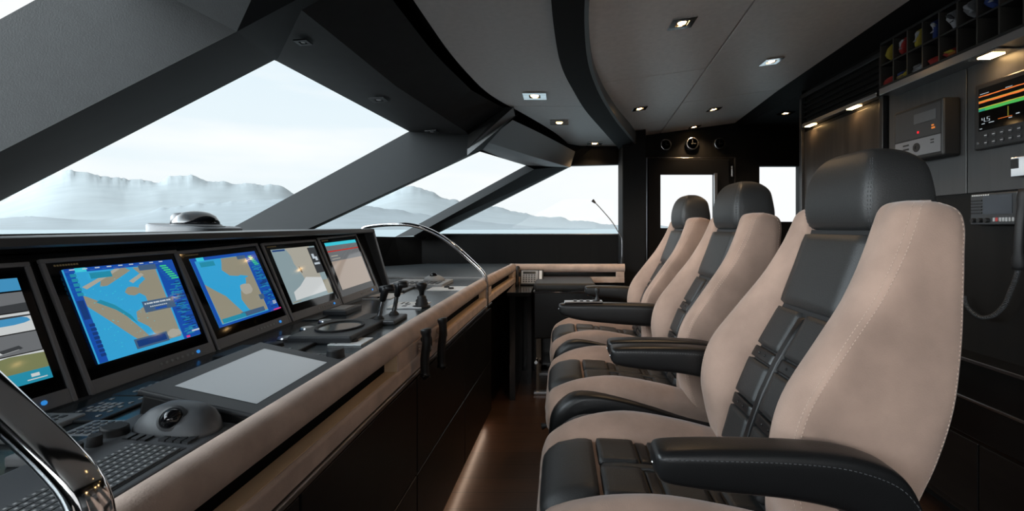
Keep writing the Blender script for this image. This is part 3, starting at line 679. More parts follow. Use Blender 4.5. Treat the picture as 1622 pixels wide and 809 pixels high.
monitor(1.081, 1.450, 'largest fully seen display with blue and tan harbour chart', chart_a(), CH)
monitor(1.462, 1.832, 'display with blue chart, second from the whole displays at left', chart_b(), CH)
monitor(1.842, 2.212, 'display with pale washed-out chart and dark strip at its right edge', chart_c(), [emi('pale_water', (.30, .40, .43), .7), S_LAND2, S_WHITE, S_GREY3, S_TXT, S_NAVY2, S_LAND])
monitor(2.222, 2.592, 'farthest display with teal and red lines across grey above a painted tan reflection', chart_d(), [S_GREY2, S_CYAN, S_RED, emi('tan_reflection', (.44, .36, .30), .7), S_LAND2, S_GREY2])  # lower band of this screen paints the tan reflection of the chairs

# ------------------------------------------------------------------ things on the worktop
def wt(x, y, U=(0, 1, 0), V=(-1, 0, 0), h=0):
    return frame((x, y, top_z(y)+h), U, V)
def wbox(px, py, label, name, cat, w_, d_, h_, m, top=None, group=None, rot=0, lift=0):
    """flat instrument whose near-left-rear... corner nearest the chairs and camera sits at a given point; x local = along console, y local = towards windshield"""
    p = on_top(px, py); tq = rot
    U = Vector((math.sin(tq), math.cos(tq), 0)); V = Vector((-math.cos(tq), math.sin(tq), 0))
    t = thing(name, label, cat, M=frame((p.x, p.y, p.z), U, V), group=group)
    b = B(); slab(b, 0, w_, 0, d_, .0, h_); obj('housing', b, m, t, bev=min(.004, h_*.35))
    return t
def knob(parent, x, y, z, r, h, m=None, name='knob'):
    b = B(); lathe(b, [(r*1.05, z), (r, z+h*.15), (r*.95, z+h*.85), (r*.82, z+h)], Matrix.Translation((x, y, 0)), 20); obj(name, b, m or RUBBER, parent, smooth='auto')

# large flat chart display lying on the worktop
A0 = on_top(402, 655); A1 = on_top(538, 585); 
t = thing('chart_display', 'large flat display lying on the worktop with blank pale screen', 'display', M=frame((-.562, .848, top_z(1.0)+.004), (0, 1, .006), (-1, 0, .22)))
W_, D_, H_ = .335, .210, .048
b = B()
prism(b, [(0, 0, .0), (W_, 0, .0), (W_, D_, 0), (0, D_, 0)], (0, 0, H_-.006)); obj('base', b, BLK, t, bev=.006)
b = B(); prism(b, [(-.006, -.006, H_-.008), (W_+.006, -.006, H_-.008), (W_+.006, D_+.006, H_-.008), (-.006, D_+.006, H_-.008)], (0, 0, .010)); obj('top_frame', b, DKGREY, t, bev=.004, bseg=3)
b = B(); add(b, [(0,0,.0),(W_,0,.0),(W_,D_,0),(0,D_,0),(0,.0,-.003),(W_,.0,-.003),(W_,D_,-.045),(0,D_,-.045)], [(0,1,2,3),(4,7,6,5),(0,4,5,1),(1,5,6,2),(2,6,7,3),(3,7,4,0)]); obj('foot', b, BLK, t)
b = B(); poly(b, [(.034, .022), (W_-.034, .022), (W_-.034, D_-.030), (.034, D_-.030)], H_+.0026, 0); obj('screen', b, mat('pale_screen', (.50, .52, .54), .18, spec=.8), t)

# control keyboard with trackball
t = thing('control_keyboard', 'grey radar keyboard with trackball hump beside the large flat display', 'keyboard', M=frame((-.578, .515, top_z(.6)+.018), (0, 1, 0), (-1, 0, .10)))
KW, KD, KH = .322, .178, .024
b = B(); slab(b, 0, KW, 0, KD, 0, KH); obj('housing', b, MIDGREY, t, bev=.006, bseg=3)
b = B(); slab(b, .01, KW-.01, .01, KD-.01, -.016, 0); obj('base', b, BLK, t)
b = B(); slab(b, .015, .222, .014, .098, KH, KH+.001); obj('key_bed', b, DKGREY, t)
b = B(); b2 = B()
for r_ in range(7):
    for c in range(19):
        x = .019+c*.0104+(r_ % 2)*.002; y = .018+r_*.0112
        slab(b, x, x+.0088, y, y+.0092, KH+.001, KH+.0032); slab(b2, x+.003, x+.006, y+.0035, y+.0062, KH+.0032, KH+.0034)
tag(obj('keys', b, KEY, t), kind='stuff'); tag(obj('key_legends', b2, LEG, t), kind='stuff')
b = B()
for r_ in range(4):
    for c in range(3):
        slab(b, .232+c*.011, .241+c*.011, .020+r_*.0125, .030+r_*.0125, KH, KH+.004)
for r_ in range(3): slab(b, .228, .246, .085+r_*.014, .094+r_*.014, KH, KH+.003)
obj('function_keys', b, DKGREY, t)
for i, x in enumerate((.176, .205, .234)): knob(t, x-.03, .142, KH, .0095, .016)
knob(t, .245, .150, KH, .019, .012, name='rotary_dial')
b = B(); HX, HY = .282, .075; loops = []
for zz, s, sx in ((KH-.002, 1.0, 0), (KH+.005, .98, 0), (KH+.017, .90, .002), (KH+.029, .74, .005), (KH+.037, .5, .008), (KH+.040, .2, .009)):
    loops.append([Vector((HX+sx+.038*s*math.copysign(abs(math.cos(a))**.7, math.cos(a)), HY+.066*s*math.copysign(abs(math.sin(a))**.7, math.sin(a)), zz)) for a in [2*math.pi*k/28 for k in range(28)]])
loft(b, loops); hump = obj('trackball_hump', b, MIDGREY, t, smooth=True)
dirb = Vector((-.80, -.15, .60)).normalized(); cb = Vector((HX-.018, HY-.004, KH+.022))
b = B(); q = dirb.to_track_quat('Z', 'Y').to_matrix().to_4x4(); Mq = Matrix.Translation(cb) @ q
lathe(b, [(.020, .003), (.021, .008), (.017, .010), (.015, .008)], Mq, 24); obj('ball_ring', b, DKGREY, hump, smooth='auto')
b = B(); bmesh.ops.create_uvsphere(b, u_segments=24, v_segments=16, radius=.0155, matrix=Matrix.Translation(cb+dirb*.006)); obj('trackball', b, GLOSSBLK, hump, smooth=True)

# small panels near the left
def keypad(t, x0, y0, nx, ny, dx, dy, s, z, m=LEG, name='buttons', h=.0015):
    b = B()
    for i in range(nx):
        for j in range(ny): slab(b, x0+i*dx, x0+i*dx+s, y0+j*dy, y0+j*dy+s*.8, z, z+h)
    obj(name, b, m, t)
t = wbox(156, 671, 'thin black keypad tile with white printed buttons below the chart display', 'keypad_panel', 'keypad', .135, .10, .007, DKGREY)
keypad(t, .045, .035, 3, 3, .018, .014, .011, .007); keypad(t, .018, .018, 5, 1, .024, .02, .008, .007, name='legends'); keypad(t, .015, .08, 5, 1, .024, .02, .008, .007, name='legends')
t = wbox(112, 741, 'silver edged control panel with green screen beside the three knobs', 'autopilot_panel', 'control panel', .15, .11, .018, LTGREY)
b = B(); poly(b, [(.012, .015), (.075, .015), (.075, .09), (.012, .09)], .0185, 0); obj('screen', b, mat('dim_lcd', (.045, .05, .035), .2), t)
keypad(t, .085, .018, 4, 6, .015, .014, .009, .018, MIDGREY)
t = wbox(30, 705, 'grey panel edge beside the chrome grab rail at far left', 'autopilot_panel', 'control panel', .12, .10, .012, LTGREY); keypad(t, .02, .02, 5, 4, .018, .018, .011, .012, MIDGREY)
t = wbox(216, 631, 'small black panel tucked behind the large flat display', 'keypad_panel', 'keypad', .10, .06, .008, DKGREY); keypad(t, .02, .02, 4, 1, .02, .02, .009, .008)

# between the flat display and the levers
t = wbox(461, 566, 'dark control unit with one dial and lit tan inset behind the flat display', 'control_unit', 'control unit', .15, .165, .012, DKGREY)
knob(t, .085, .095, .012, .021, .012, name='dial'); b = B(); slab(b, .02, .06, .03, .12, .0119, .0135); obj('inset', b, BRONZE, t)
t = wbox(400, 567, 'flat dark tile with small silver switch under the second blue chart display', 'control_tile', 'switch panel', .13, .12, .008, DKGREY); b = B(); slab(b, .06, .09, .05, .062, .008, .014); obj('switch', b, SATIN, t)
t = wbox(541, 588, 'black control unit with fat knob next to the padded rail', 'control_unit', 'control unit', .105, .15, .022, DKGREY)
knob(t, .060, .045, .022, .024, .024, name='fat_knob'); keypad(t, .02, .085, 4, 3, .02, .016, .012, .022, MIDGREY)
t = wbox(572, 548, 'white printed switch plate with a black toggle near the padded rail', 'switch_plate', 'switch plate', .10, .11, .005, PALE)
knob(t, .045, .05, .005, .020, .008, name='toggle'); keypad(t, .015, .085, 4, 1, .02, .02, .009, .005, BLK, 'legends')
for px, py, lab in ((452, 543, 'low silver topped rotary knob nearest the second blue chart display'), (487, 527, 'middle low silver topped rotary knob of three'), (515, 515, 'low silver topped rotary knob under the pale chart display')):
    p = on_top(px, py); t = thing('rotary_knob', lab, 'knob', p, group='silver knobs under the displays')
    b = B(); lathe(b, [(.034, 0), (.034, .006), (.026, .008), (.025, .016)], None, 24); obj('collar', b, DKGREY, t, smooth='auto')
    b = B(); lathe(b, [(.0245, .016), (.022, .021), (.010, .023)], None, 24); obj('cap', b, SATIN, t, smooth='auto')
# compass tray: raised black frame with oval glass
p = on_top(560, 543)
t = thing('compass_repeater', 'raised black tray with round glass dial in front of the levers', 'instrument', M=frame((p.x, p.y-.02, p.z), (0, 1, 0), (-1, 0, 0)))
TW, TD, TH = .30, .21, .026
b = B(); loops = []
slab(b, 0, TW, 0, TD, 0, TH); obj('tray', b, DKGREY, t, bev=.006, bseg=3)
b = B(); seg = 32
ring = lambda r, z: [Vector((TW/2+r*1.25*math.cos(2*math.pi*k/seg), TD/2+r*math.sin(2*math.pi*k/seg), z)) for k in range(seg)]
loft(b, [ring(.078, TH-.001), ring(.078, TH+.006), ring(.070, TH+.006), ring(.066, TH)], cap=False); obj('dial_ring', b, BLK, t, smooth='auto')
b = B(); loft(b, [ring(.068, TH+.0005), ring(.067, TH+.0015)]); obj('dial_glass', b, mat('dial_glass_grey', (.12, .15, .16), .12), t)
# engine lever unit
p = on_top(612, 512)
t = thing('throttle_unit', 'engine control unit with two black gripped chrome levers', 'throttle', (p.x, p.y, p.z))
def loc(px, py, Y): q = at(px, py, Y=Y); return q-p
b = B(); box(b, -.040, .045, -.035, .12, 0, .018); obj('housing', b, DKGREY, t, bev=.006)
for k, (bx, by, tx, ty, yy) in enumerate(((600, 500, 611, 455, p.y-.01), (624, 490, 633, 450, p.y+.09))):
    a, c = loc(bx, by, yy), loc(tx, ty, yy-.03); d = c-a
    b = B(); lathe(b, [(.020, 0), (.020, .006), (.012, .016)], Matrix.Translation((a.x, a.y, .016)), 20); obj('pivot', b, BLK, t, smooth='auto')
    b = B(); tube(b, [a+Vector((0,0,-.01)), a+d*.55], .0085, 12); lv = obj('lever', b, CHROME, t, smooth='auto')
    b = B(); pts = [a+d*s for s in (.52, .56, .7, .85, .98, 1.04)]; tube(b, pts, [.008, .012, .0135, .015, .016, .008], 16)
    tube(b, [a+d*.93+Vector((-.02, 0, 0)), a+d*.96+Vector((.032, 0, .004))], .013, 12)
    obj('grip', b, LEATHER_S, lv, smooth=True)
b = B(); box(b, -.12, -.062, -.03, .10, 0, .022); obj('switch_bank', b, DKGREY, t, bev=.004)
t = wbox(548, 500, 'low dark instrument block with pale top behind the compass tray', 'instrument_block', 'instrument', .16, .10, .022, DKGREY); b = B(); slab(b, .03, .13, .02, .08, .022, .0235); obj('face', b, LTGREY, t)
t = wbox(503, 508, 'small flat dark tile at the foot of the pale chart display', 'control_tile', 'switch panel', .13, .08, .006, DKGREY)
t = wbox(667, 489, 'white printed switch plate beside the engine levers and rail', 'switch_plate', 'switch plate', .17, .16, .006, PALE, rot=.0)
keypad(t, .03, .03, 2, 2, .05, .05, .025, .006, MIDGREY); keypad(t, .10, .10, 3, 2, .02, .02, .010, .006, BLK, 'legends')
t = wbox(618, 474, 'long white plate with brown end at the foot of the farthest display', 'switch_plate', 'switch plate', .20, .15, .005, PALE); b = B(); slab(b, .0, .06, .06, .15, .005, .006); obj('brown_end', b, BRONZE, t)
t = wbox(730, 461, 'bright white switch plate with two black toggles below the far keyboard', 'switch_plate', 'switch plate', .18, .20, .006, PALE)
knob(t, .06, .07, .006, .016, .008, name='toggle'); knob(t, .12, .11, .006, .016, .008, name='toggle')
# joystick
p = on_top(668, 486)
t = thing('joystick', 'black joystick with ribbed rubber boot near the padded rail', 'joystick', p)
b = B(); lathe(b, [(.040, 0), (.040, .006), (.028, .008), (.030, .018), (.025, .024), (.027, .032), (.020, .040), (.021, .048), (.012, .056)], None, 24); obj('boot', b, RUBBER, t, smooth=True)
b = B(); lathe(b, [(.010, .050), (.013, .075), (.022, .090), (.026, .105), (.018, .114)], None, 20); obj('handle', b, LEATHER_S, t, smooth=True)
# far keyboard with trackball
t = wbox(700, 456, 'distant grey keyboard with trackball hump at far end of worktop', 'control_keyboard', 'keyboard', .30, .33, .022, LTGREY)
b = B(); loops = []
for zz, s in ((.02, 1), (.04, .85), (.055, .5), (.06, .2)): loops.append([Vector((.20+.07*s*math.cos(a), .10+.07*s*math.sin(a), zz)) for a in [2*math.pi*k/20 for k in range(20)]])
loft(b, loops); hp = obj('trackball_hump', b, LTGREY, t, smooth=True)
b = B(); bmesh.ops.create_uvsphere(b, u_segments=16, v_segments=10, radius=.024, matrix=Matrix.Translation((.185, .10, .052))); obj('trackball', b, GLOSSBLK, hp, smooth=True)
keypad(t, .02, .03, 4, 9, .03, .03, .02, .022, MIDGREY, 'keys', .004); knob(t, .08, .26, .022, .028, .012, RUBBER, 'dial')
t = wbox(640, 463, 'dark rimmed pale panel left of the far keyboard', 'control_tile', 'switch panel', .22, .25, .012, MIDGREY); b = B(); slab(b, .03, .19, .03, .22, .012, .0135); obj('face', b, LTGREY, t)

# grab rails
def grab(y, dx, label):
    t = thing('grab_rail', label, 'grab rail', (-.8+dx, y, .9), group='chrome arched grab rails over the console')
    key = [(612, 452), (606, 440), (592, 402), (577, 368), (578, 361), (590, 358), (618, 355.5), (650, 356), (676, 363), (700, 375), (722, 391), (742, 409), (760, 426), (768, 437), (770.5, 452), (770.5, 472), (770.5, 488)]
    pts = [at(a, c, Y=2.85)-Vector((-.8, 2.85, .9)) for a, c in key]
    pts = smooth_path(pts, 4)
    b = B(); tube(b, pts, .015, sect=rrect(.0115, .020, .009, 3), up=(0, 1, 0)); obj('bar', b, CHROME, t, smooth=True)
    b = B(); q = pts[-1]; box(b, q.x-.035, q.x+.004, -.022, .022, q.z-.012, q.z+.014); obj('foot', b, CHROME, t, bev=.006, bseg=3)
    q = pts[0]; b = B(); box(b, q.x-.03, q.x+.03, -.03, .03, -.012, .006); obj('foot', b, CHROME, t, bev=.005, bseg=3)
grab(2.85, 0, 'chrome arched grab rail at the far end of the console')
grab(.505, -.052, 'near grab rail cut off at the lower left corner')

# control grips on the rail face
for px0, py0, px1, py1, yy, lab in ((674, 522, 672, 592, 1.72, 'left black control grip hanging on the rail face'), (700, 505, 705, 578, 1.90, 'right black control grip on the rail, nearer the pole')):
    q = at(px0, py0, X=-.448); q2 = at(px1, py1, Y=q.y); yy = q.y
    t = thing('control_grip', lab, 'grip', (q.x, yy, q.z), group='pair of control grips on the rail')
    dz = q2.z-q.z
    b = B(); tube(b, smooth_path([(0, 0, .004), (0.002, 0, -.01), (.004, 0, dz*.3), (-.002, 0, dz*.65), (-.001, 0, dz), (0, 0, dz-.004)], 4), [.008]+[.018]*4+[.015]*12+[.018]*4, 14); obj('grip', b, LEATHER_S, t, smooth=True)
    b = B(); tube(b, [(0, 0, dz*.5), (.002, .030, dz*.45), (-.010, .050, dz*.42)], .011, 12); obj('pivot_arm', b, SATIN, t, smooth='auto')
    b = B(); cyl(b, (.0, .055, dz*.42), (-.032, .055, dz*.42), .028, seg=20); obj('mount', b, CHROME, t, smooth='auto')

# compass dome on the dash top
cx = at(311, 350, Y=2.3)
t = thing('magnetic_compass', 'black domed compass on a grey plinth on the dash top', 'compass', (cx.x, 2.3, 1.232))
b = B(); loops = []
for s, zz in ((1.0, -.012), (1.0, .024), (.97, .030)): loops.append([Vector((.165*s*math.copysign(abs(math.cos(a))**.5, math.cos(a)), .15*s*math.copysign(abs(math.sin(a))**.5, math.sin(a)), zz-(.012*math.cos(a) if zz > 0 else 0))) for a in [2*math.pi*k/32 for k in range(32)]])
loft(b, loops); obj('plinth', b, MIDGREY, t, smooth='auto')
b = B(); lathe(b, [(.118, .018), (.118, .026), (.105, .030), (.10, .036)], None, 32); obj('collar', b, DKGREY, t, smooth='auto')
b = B(); lathe(b, [(.096, .030), (.094, .050), (.080, .076), (.055, .093), (.028, .100), (.008, .102)], None, 32); obj('dome', b, GLOSSBLK, t, smooth=True)
b = B(); lathe(b, [(.060, .030), (.056, .075), (.045, .090), (.02, .094)], Matrix.Translation((-.055, 0, 0)), 24); obj('hood', b, DKGREY, t, smooth=True)

# gooseneck lamp by the port window
g = [at(985, 410, Y=4.2), at(985, 380, Y=4.2), at(982, 372, Y=4.2), at(970, 352, Y=4.2), at(955, 334, Y=4.2), at(941, 319, Y=4.2)]
t = thing('gooseneck_lamp', 'thin gooseneck map lamp standing in front of the port window', 'lamp', g[0])
b = B(); tube(b, [q-g[0] for q in smooth_path(g, 5)], .0045, 8); obj('neck', b, SATIN, t, smooth=True)
b = B(); tube(b, [g[-1]-g[0]+Vector((.012, 0, -.014)), g[-1]-g[0]+Vector((-.016, 0, .012))], [.008, .016], 14); obj('lamp_head', b, SATIN, t, smooth='auto')
b = B(); cyl(b, (0, 0, -.14), (0, 0, .0), .009, seg=12); obj('socket', b, DKGREY, t, smooth='auto')

# phone on small desk
DX0, DX1 = -.385, -.21
t = thing('corner_desk', 'small low black desk shelf in the far corner under the telephone', 'desk', (-.3, 3.75, 0))
b = B(); box(b, DX0+.3, DX1+.3, -.38, .30, .755, .785); obj('desk_top', b, LACQ, t, bev=.003)
b = B(); box(b, DX0+.3+.02, DX0+.3+.06, -.36, .28, 0, .755); box(b, DX1+.3-.05, DX1+.3-.02, .0, .28, 0, .755); obj('support', b, LACQ, t)
M = frame((-.325, 3.80, .786), (1, 0, 0), (0, .42, .9))
t = thing('telephone', 'black desk telephone with grey keypad on the small corner desk', 'telephone', M=M)
b = B(); slab(b, 0, .19, 0, .13, -.03, .012); obj('body', b, DKGREY, t, bev=.006)
b = B(); slab(b, .010, .145, .012, .12, .012, .014); obj('face', b, LTGREY, t)
b = B(); slab(b, .155, .178, .01, .12, .012, .015); obj('side_strip', b, PALE, t)
keypad(t, .022, .020, 5, 4, .022, .018, .014, .014, MIDGREY, 'keys', .003)
b = B(); slab(b, .022, .125, .090, .112, .014, .0155); obj('display', b, WORKTOP, t)
b = B(); tube(b, smooth_path([(-.022, -.006, .012), (-.022, .02, .026), (-.022, .07, .036), (-.022, .12, .026), (-.022, .15, .012)], 4), [.016]*4+[.013]*10+[.016]*3, 12); obj('handset', b, RUBBER, t, smooth=True)
# console box on a chrome frame
BX0, BX1 = at(845, 450, Y=3.5).x, .27
t = thing('leather_cabinet', 'black leather box cabinet on a chrome frame beyond the farthest chair', 'cabinet', ((BX0+BX1)/2, 3.75, 0))
hw = (BX1-BX0)/2
b = B(); box(b, -hw, hw, -.25, .25, .42, .765); obj('body', b, LEATHER_S, t, bev=.01)
b = B(); box(b, -hw-.004, hw+.004, -.255, .255, .765, .775); obj('chrome_band', b, CHROME, t, bev=.002)
b = B(); box(b, -hw, hw, -.25, .25, .776, .835); obj('padded_top', b, LEATHER, t, bev=.022, bseg=4)
for sx in (-1, 1):
    for y_ in (-.235, .21):
        b = B(); box(b, sx*(hw-.03)-.012, sx*(hw-.03)+.012, y_, y_+.025, .02, .42); obj('leg', b, BRONZE, t, bev=.002)
b = B(); box(b, -hw+.0, hw, -.25, -.20, 0, .022); box(b, -hw, hw, .20, .25, 0, .022); obj('foot_bar', b, SATIN, t, bev=.004)
b = B(); lathe(b, [(.055, 0), (.06, .005), (.055, .02), (.045, .02), (.042, .006)], Matrix.Translation((-hw-.001, -.1, .60)) @ Matrix.Rotation(-math.pi/2, 4, 'Y'), 24); obj('side_ring', b, BRONZE, t, smooth='auto')
b = B(); cyl(b, (-hw+.02, -.255, .25), (-hw+.02, -.275, .25), .012); cyl(b, (hw-.02, -.255, .72), (hw-.02, -.28, .72), .012); obj('latch', b, CHROME, t, smooth='auto')

# three round instruments over the door
for px, lab in ((1055, 'left'), (1097, 'middle'), (1140, 'right')):
    q = at(px, 229 if px == 1055 else 227, Y=4.54); r = .062 if px == 1097 else .055
    t = thing('wall_gauge', '%s round chrome rimmed instrument of three above the side door' % lab, 'gauge', M=frame((q.x, 4.57, q.z), (1, 0, 0), (0, 0, 1)), group='round chrome instruments above the door')
    b = B(); lathe(b, [(r, 0), (r, .02), (r*.95, .032), (r*.82, .034), (r*.80, .024)], None, 28); obj('rim', b, SATIN, t, smooth='auto')
    b = B(); lathe(b, [(r*.8, .018), (r*.8, .024)], None, 28); obj('dial', b, mat('dial_face', (.8, .68, .60), .6, noise_amt=.35, nscale=60), t)
    b = B(); slab(b, -.003, .003, -.01, r*.6, .025, .027); slab(b, -.01, r*.5, -.003, .003, .0272, .0285); obj('hands', b, BLK, t)
# horn speaker-like small clip above door
# ================================================================== equipment wall
def wf(px, py, d=0): q = at(px, py, X=XW-d); return q
def wframe(px, py, d=0):
    q = wf(px, py, d); return frame(q, (0, -1, 0), (0, 0, 1)), q
def wext(px0, py0, px1, py1, d=0):
    """origin bottom-left as seen, size"""
    a = wf(px0, py1, d); c = wf(px1, py0, d)
    return a, (a.y-c.y)
# grey upper panels
zlow = wf(1540, 306).z
def panel_grey(n, y0, y1, z0, z1, m=WALLG):
    b = B(); box(b, XW-.012, XW+.0, y0, y1, z0, z1); return b
yp = wf(1412, 200).y; ys_ = wf(1536, 200).y
struct('trim_19', panel_grey(0, ys_+.003, yp, zlow, wf(1426, 141).z-.01), WALLG, 'grey wall panel carrying the alarm panel', bev=.002)
struct('trim_20', panel_grey(0, -.6, ys_-.003, zlow, wf(1426, 141).z-.01), WALLG, 'grey wall panel carrying the echo sounder', bev=.002)
# closet with louvres
yc0, yc1 = wf(1407, 200).y, 3.36
t = thing('wall_closet', 'tall black closet with louvres at far end of the equipment wall', 'closet', (XW, (yc0+yc1)/2, 0))
b = B(); hy = (yc1-yc0)/2
box(b, -.03, -.001, -hy, -hy+.03, .02, 2.2); box(b, -.03, -.001, hy-.03, hy, .02, 2.2); box(b, -.03, -.001, -hy, hy, 2.17, 2.2); obj('closet_frame', b, mat('closet_frame_black', (.02, .02, .021), .3), t, bev=.003)
b = B(); box(b, -.012, -.001, -hy+.034, hy-.034, .03, 1.93); obj('closet_door', b, mat('closet_door_veneer', (.03, .026, .023), .28, noise_amt=.3, nscale=25, stretch=(1, 1, .05)), t, bev=.002)
b = B()
for k in range(6):
    z = 1.955+k*.035; prism(b, [(-.004, -hy+.035, z), (-.020, -hy+.035, z+.004), (-.020, -hy+.035, z+.014), (-.004, -hy+.035, z+.024)], (0, 2*hy-.07, 0))
obj('louvres', b, BEAM, t)
b = B(); cyl(b, (-.02, -hy+.04, 2.185), (-.02, hy-.01, 2.185), .004, seg=8); obj('top_edge', b, SATIN, t)
# light rail on closet
zr = wf(1340, 180).z; ra, rb_ = wf(1276, 201, .03), wf(1396, 150, .03)
t = thing('picture_light_bar', 'slim steel light bar with two warm lamps across the closet', 'light bar', (XW-.012, (ra.y+rb_.y)/2, 1.985-.02))
hl = (ra.y-rb_.y)/2
b = B(); box(b, -.045, 0, -hl, hl, -.012, .012); obj('bar', b, SATIN, t, bev=.003)
for yy in (.80, -.42):
    b = B(); box(b, -.040, -.006, yy*hl-.045, yy*hl+.045, -.015, -.012); obj('lens', b, LAMPLENS, t)
    ld = bpy.data.lights.new('lamp_glow', 'SPOT'); ld.energy = 1.1; ld.color = (1, .6, .28); ld.spot_size = 2.6; ld.spot_blend = .8; ld.shadow_soft_size = .02
    lo = bpy.data.objects.new('lamp_glow', ld); COL.objects.link(lo); lo.parent = t; lo.location = (-.03, yy*hl, -.03)
# flag rack
ya, yb_ = wf(1425, 141).y, .6; z0 = wf(1425, 141).z; z1 = 2.2
RD = .10
t = thing('flag_rack', 'black pigeonhole rack of signal flags at upper right', 'rack', (XW, ya, z0), group=None)
b = B()
cell = .093; nc = int((ya-yb_)/cell)
box(b, -RD, -.002, -nc*cell, 0, .0, .012); box(b, -RD, -.002, -nc*cell, 0, z1-z0-.012, z1-z0); box(b, -.008, -.001, -nc*cell, 0, 0, z1-z0); box(b, -RD, -.01, -nc*cell, 0, (z1-z0)/2-.004, (z1-z0)/2+.004)
obj('carcass', b, BLK, t)
b = B()
for k in range(nc+1): box(b, -RD, -.01, -k*cell-.003, -k*cell+.003, .012, z1-z0-.012)
obj('dividers', b, mat('divider_black', (.05, .045, .04), .3), t)
b = B(); box(b, -RD-.006, -.002, -nc*cell, .0, -.034, -.001); obj('steel_lip', b, SATIN, t, bev=.002)
cols = {'red': (.50, .02, .015), 'yellow': (.55, .42, .03), 'white': (.55, .56, .60), 'blue': (.02, .06, .30), 'grey': (.25, .25, .27), 'dark': (.05, .05, .06)}
places = [(0, 0, 'red', ''), (0, 1, 'yellow', ''), (1, 0, 'yellow', 'blue'), (1, 1, 'red', 'white'), (2, 0, 'white', 'grey'), (2, 1, 'yellow', 'white'), (3, 0, 'red', ''), (3, 1, 'blue', 'white'), (4, 0, 'red', 'yellow'), (4, 1, 'white', 'dark'), (5, 1, 'grey', 'white'), (6, 1, 'blue', 'white'), (7, 1, 'red', '')]
rr = random.Random(4)
hh = (z1-z0)/2
for c, r_, c1n, c2n in places:
    dk = lambda c: tuple(v*.5 for v in c)
    fm = mat('flag_'+c1n, dk(cols[c1n]), .8); f2 = mat('flag_'+(c2n or c1n), dk(cols[c2n or c1n]), .8)
    yy = ya-(c+.5)*cell; zz = z0+.012+r_*hh+(0 if r_ == 0 else .0)
    desc = c1n+(' and '+c2n if c2n else '')
    ordn = ['first', 'second', 'third', 'fourth', 'fifth', 'sixth', 'seventh', 'eighth'][c]
    t = thing('signal_flag', 'folded %s flag in %s %s cell from the closet' % (desc, ordn, 'lower' if r_ == 0 else 'upper'), 'flag', (XW-.055, yy, zz+.001-(.004 if r_ == 0 else -.0)+(.004 if r_ else 0)), group='folded signal flags in the rack')
    b = B(); lp = []; hgt = .045 if r_ == 0 else .085; w2 = .034 if r_ == 0 else .014
    for k in range(7):
        a = k/6; s = math.sin(math.pi*min(1, a*.9+.1))**.4
        lp.append([Vector((-.035*s+.0+rr.uniform(-.003, .003), w2*s*cx_+rr.uniform(-.003, .003), a*hgt*sc_ if False else a*hgt)) if False else Vector((.035*s*ax+rr.uniform(-.003, .003), w2*s*cy_+rr.uniform(-.003, .003)+.012*math.sin(a*5+c), a*hgt)) for ax, cy_ in ((-1, -1), (-1.1, 0), (-1, 1), (0, 1.1), (1, 1), (1, -1), (0, -1.1))])
    loft(b, lp); obj('cloth', b, fm, t, smooth=True)
    if c2n:
        b = B(); lp = []
        for k in range(5):
            a = k/4; lp.append([Vector((-.040+.006*math.sin(a*6), w2*s_*.55+.012*math.sin(a*5*.6+c), hgt*(.25+.45*a))) for s_ in (-1, 1)]+[Vector((-.030, w2*.5+.012*math.sin(a*5*.6+c), hgt*(.25+.45*a))), Vector((-.030, -w2*.5+.012*math.sin(a*5*.6+c), hgt*(.25+.45*a)))])
        loft(b, lp); obj('patch', b, f2, t, smooth=True)
# lamp in the lip
q = wf(1552, 88, RD); 
t = thing('shelf_light', 'small warm light set in the lip under the flag rack', 'light', (XW-RD/2-.003, q.y, z0-.036))
b = B(); box(b, -.052, .045, -.075, .06, -.004, .0); obj('plate', b, CHROME, t, bev=.001)
b = B(); box(b, -.030, .02, -.035, .03, -.007, -.004); obj('lens', b, LAMPLENS, t)
ld = bpy.data.lights.new('lamp_glow', 'SPOT'); ld.energy = .9; ld.color = (1, .62, .32); ld.spot_size = 2.4; ld.spot_blend = .8; ld.shadow_soft_size = .02
lo = bpy.data.objects.new('lamp_glow', ld); COL.objects.link(lo); lo.parent = t; lo.location = (0, 0, -.02)

# alarm panel
d = .09; A_, Wd = wext(1416, 0, 1494, 252, d); A_ = wf(1416, 262, d); top_ = wf(1494, 153, d).z; bot_ = wf(1491, 246, d).z
M = frame((XW-.012, A_.y, bot_), (0, -1, 0), (0, 0, 1)); Hh = top_-bot_; d -= .012
t = thing('alarm_panel', 'grey boxed alarm panel with small window and red light on the wall', 'control panel', M=M)
b = B(); slab(b, 0, Wd, 0, Hh, 0, d); obj('box', b, mat('panel_black', (.007, .007, .007), .5), t, bev=.008)
b = B(); slab(b, .012, Wd-.012, .02, Hh*.38, d, d+.002); obj('keypad_plate', b, mat('panel_grey', (.16, .165, .175), .45), t)
b = B(); slab(b, .012, Wd-.012, Hh*.40, Hh-.015, d, d+.0015); obj('upper_plate', b, DKGREY, t)
b = B(); slab(b, Wd*.45, Wd*.88, Hh*.66, Hh*.84, d+.0015, d+.003); obj('display', b, MIDGREY, t)
b = B(); slab(b, Wd*.52, Wd*.55, Hh*.48, Hh*.52, d+.0015, d+.004); obj('red_light', b, emi('red_led', (1, .02, .03), .9), t)
b = B(); slab(b, Wd*.80, Wd*.86, Hh*.50, Hh*.53, d+.0015, d+.004); slab(b, Wd*.80, Wd*.84, Hh*.55, Hh*.575, d+.0015, d+.004); obj('amber_light', b, emi('amber_led', (.8, .25, .05), .7), t)
b = B()
for k in range(3): slab(b, Wd*.22, Wd*.34, Hh*(.14+.075*k), Hh*(.17+.075*k), d+.002, d+.004)
slab(b, Wd*.78, Wd*.84, Hh*.25, Hh*.27, d+.002, d+.004); slab(b, Wd*.78, Wd*.84, Hh*.30, Hh*.32, d+.002, d+.004)
obj('keys', b, BLK, t)
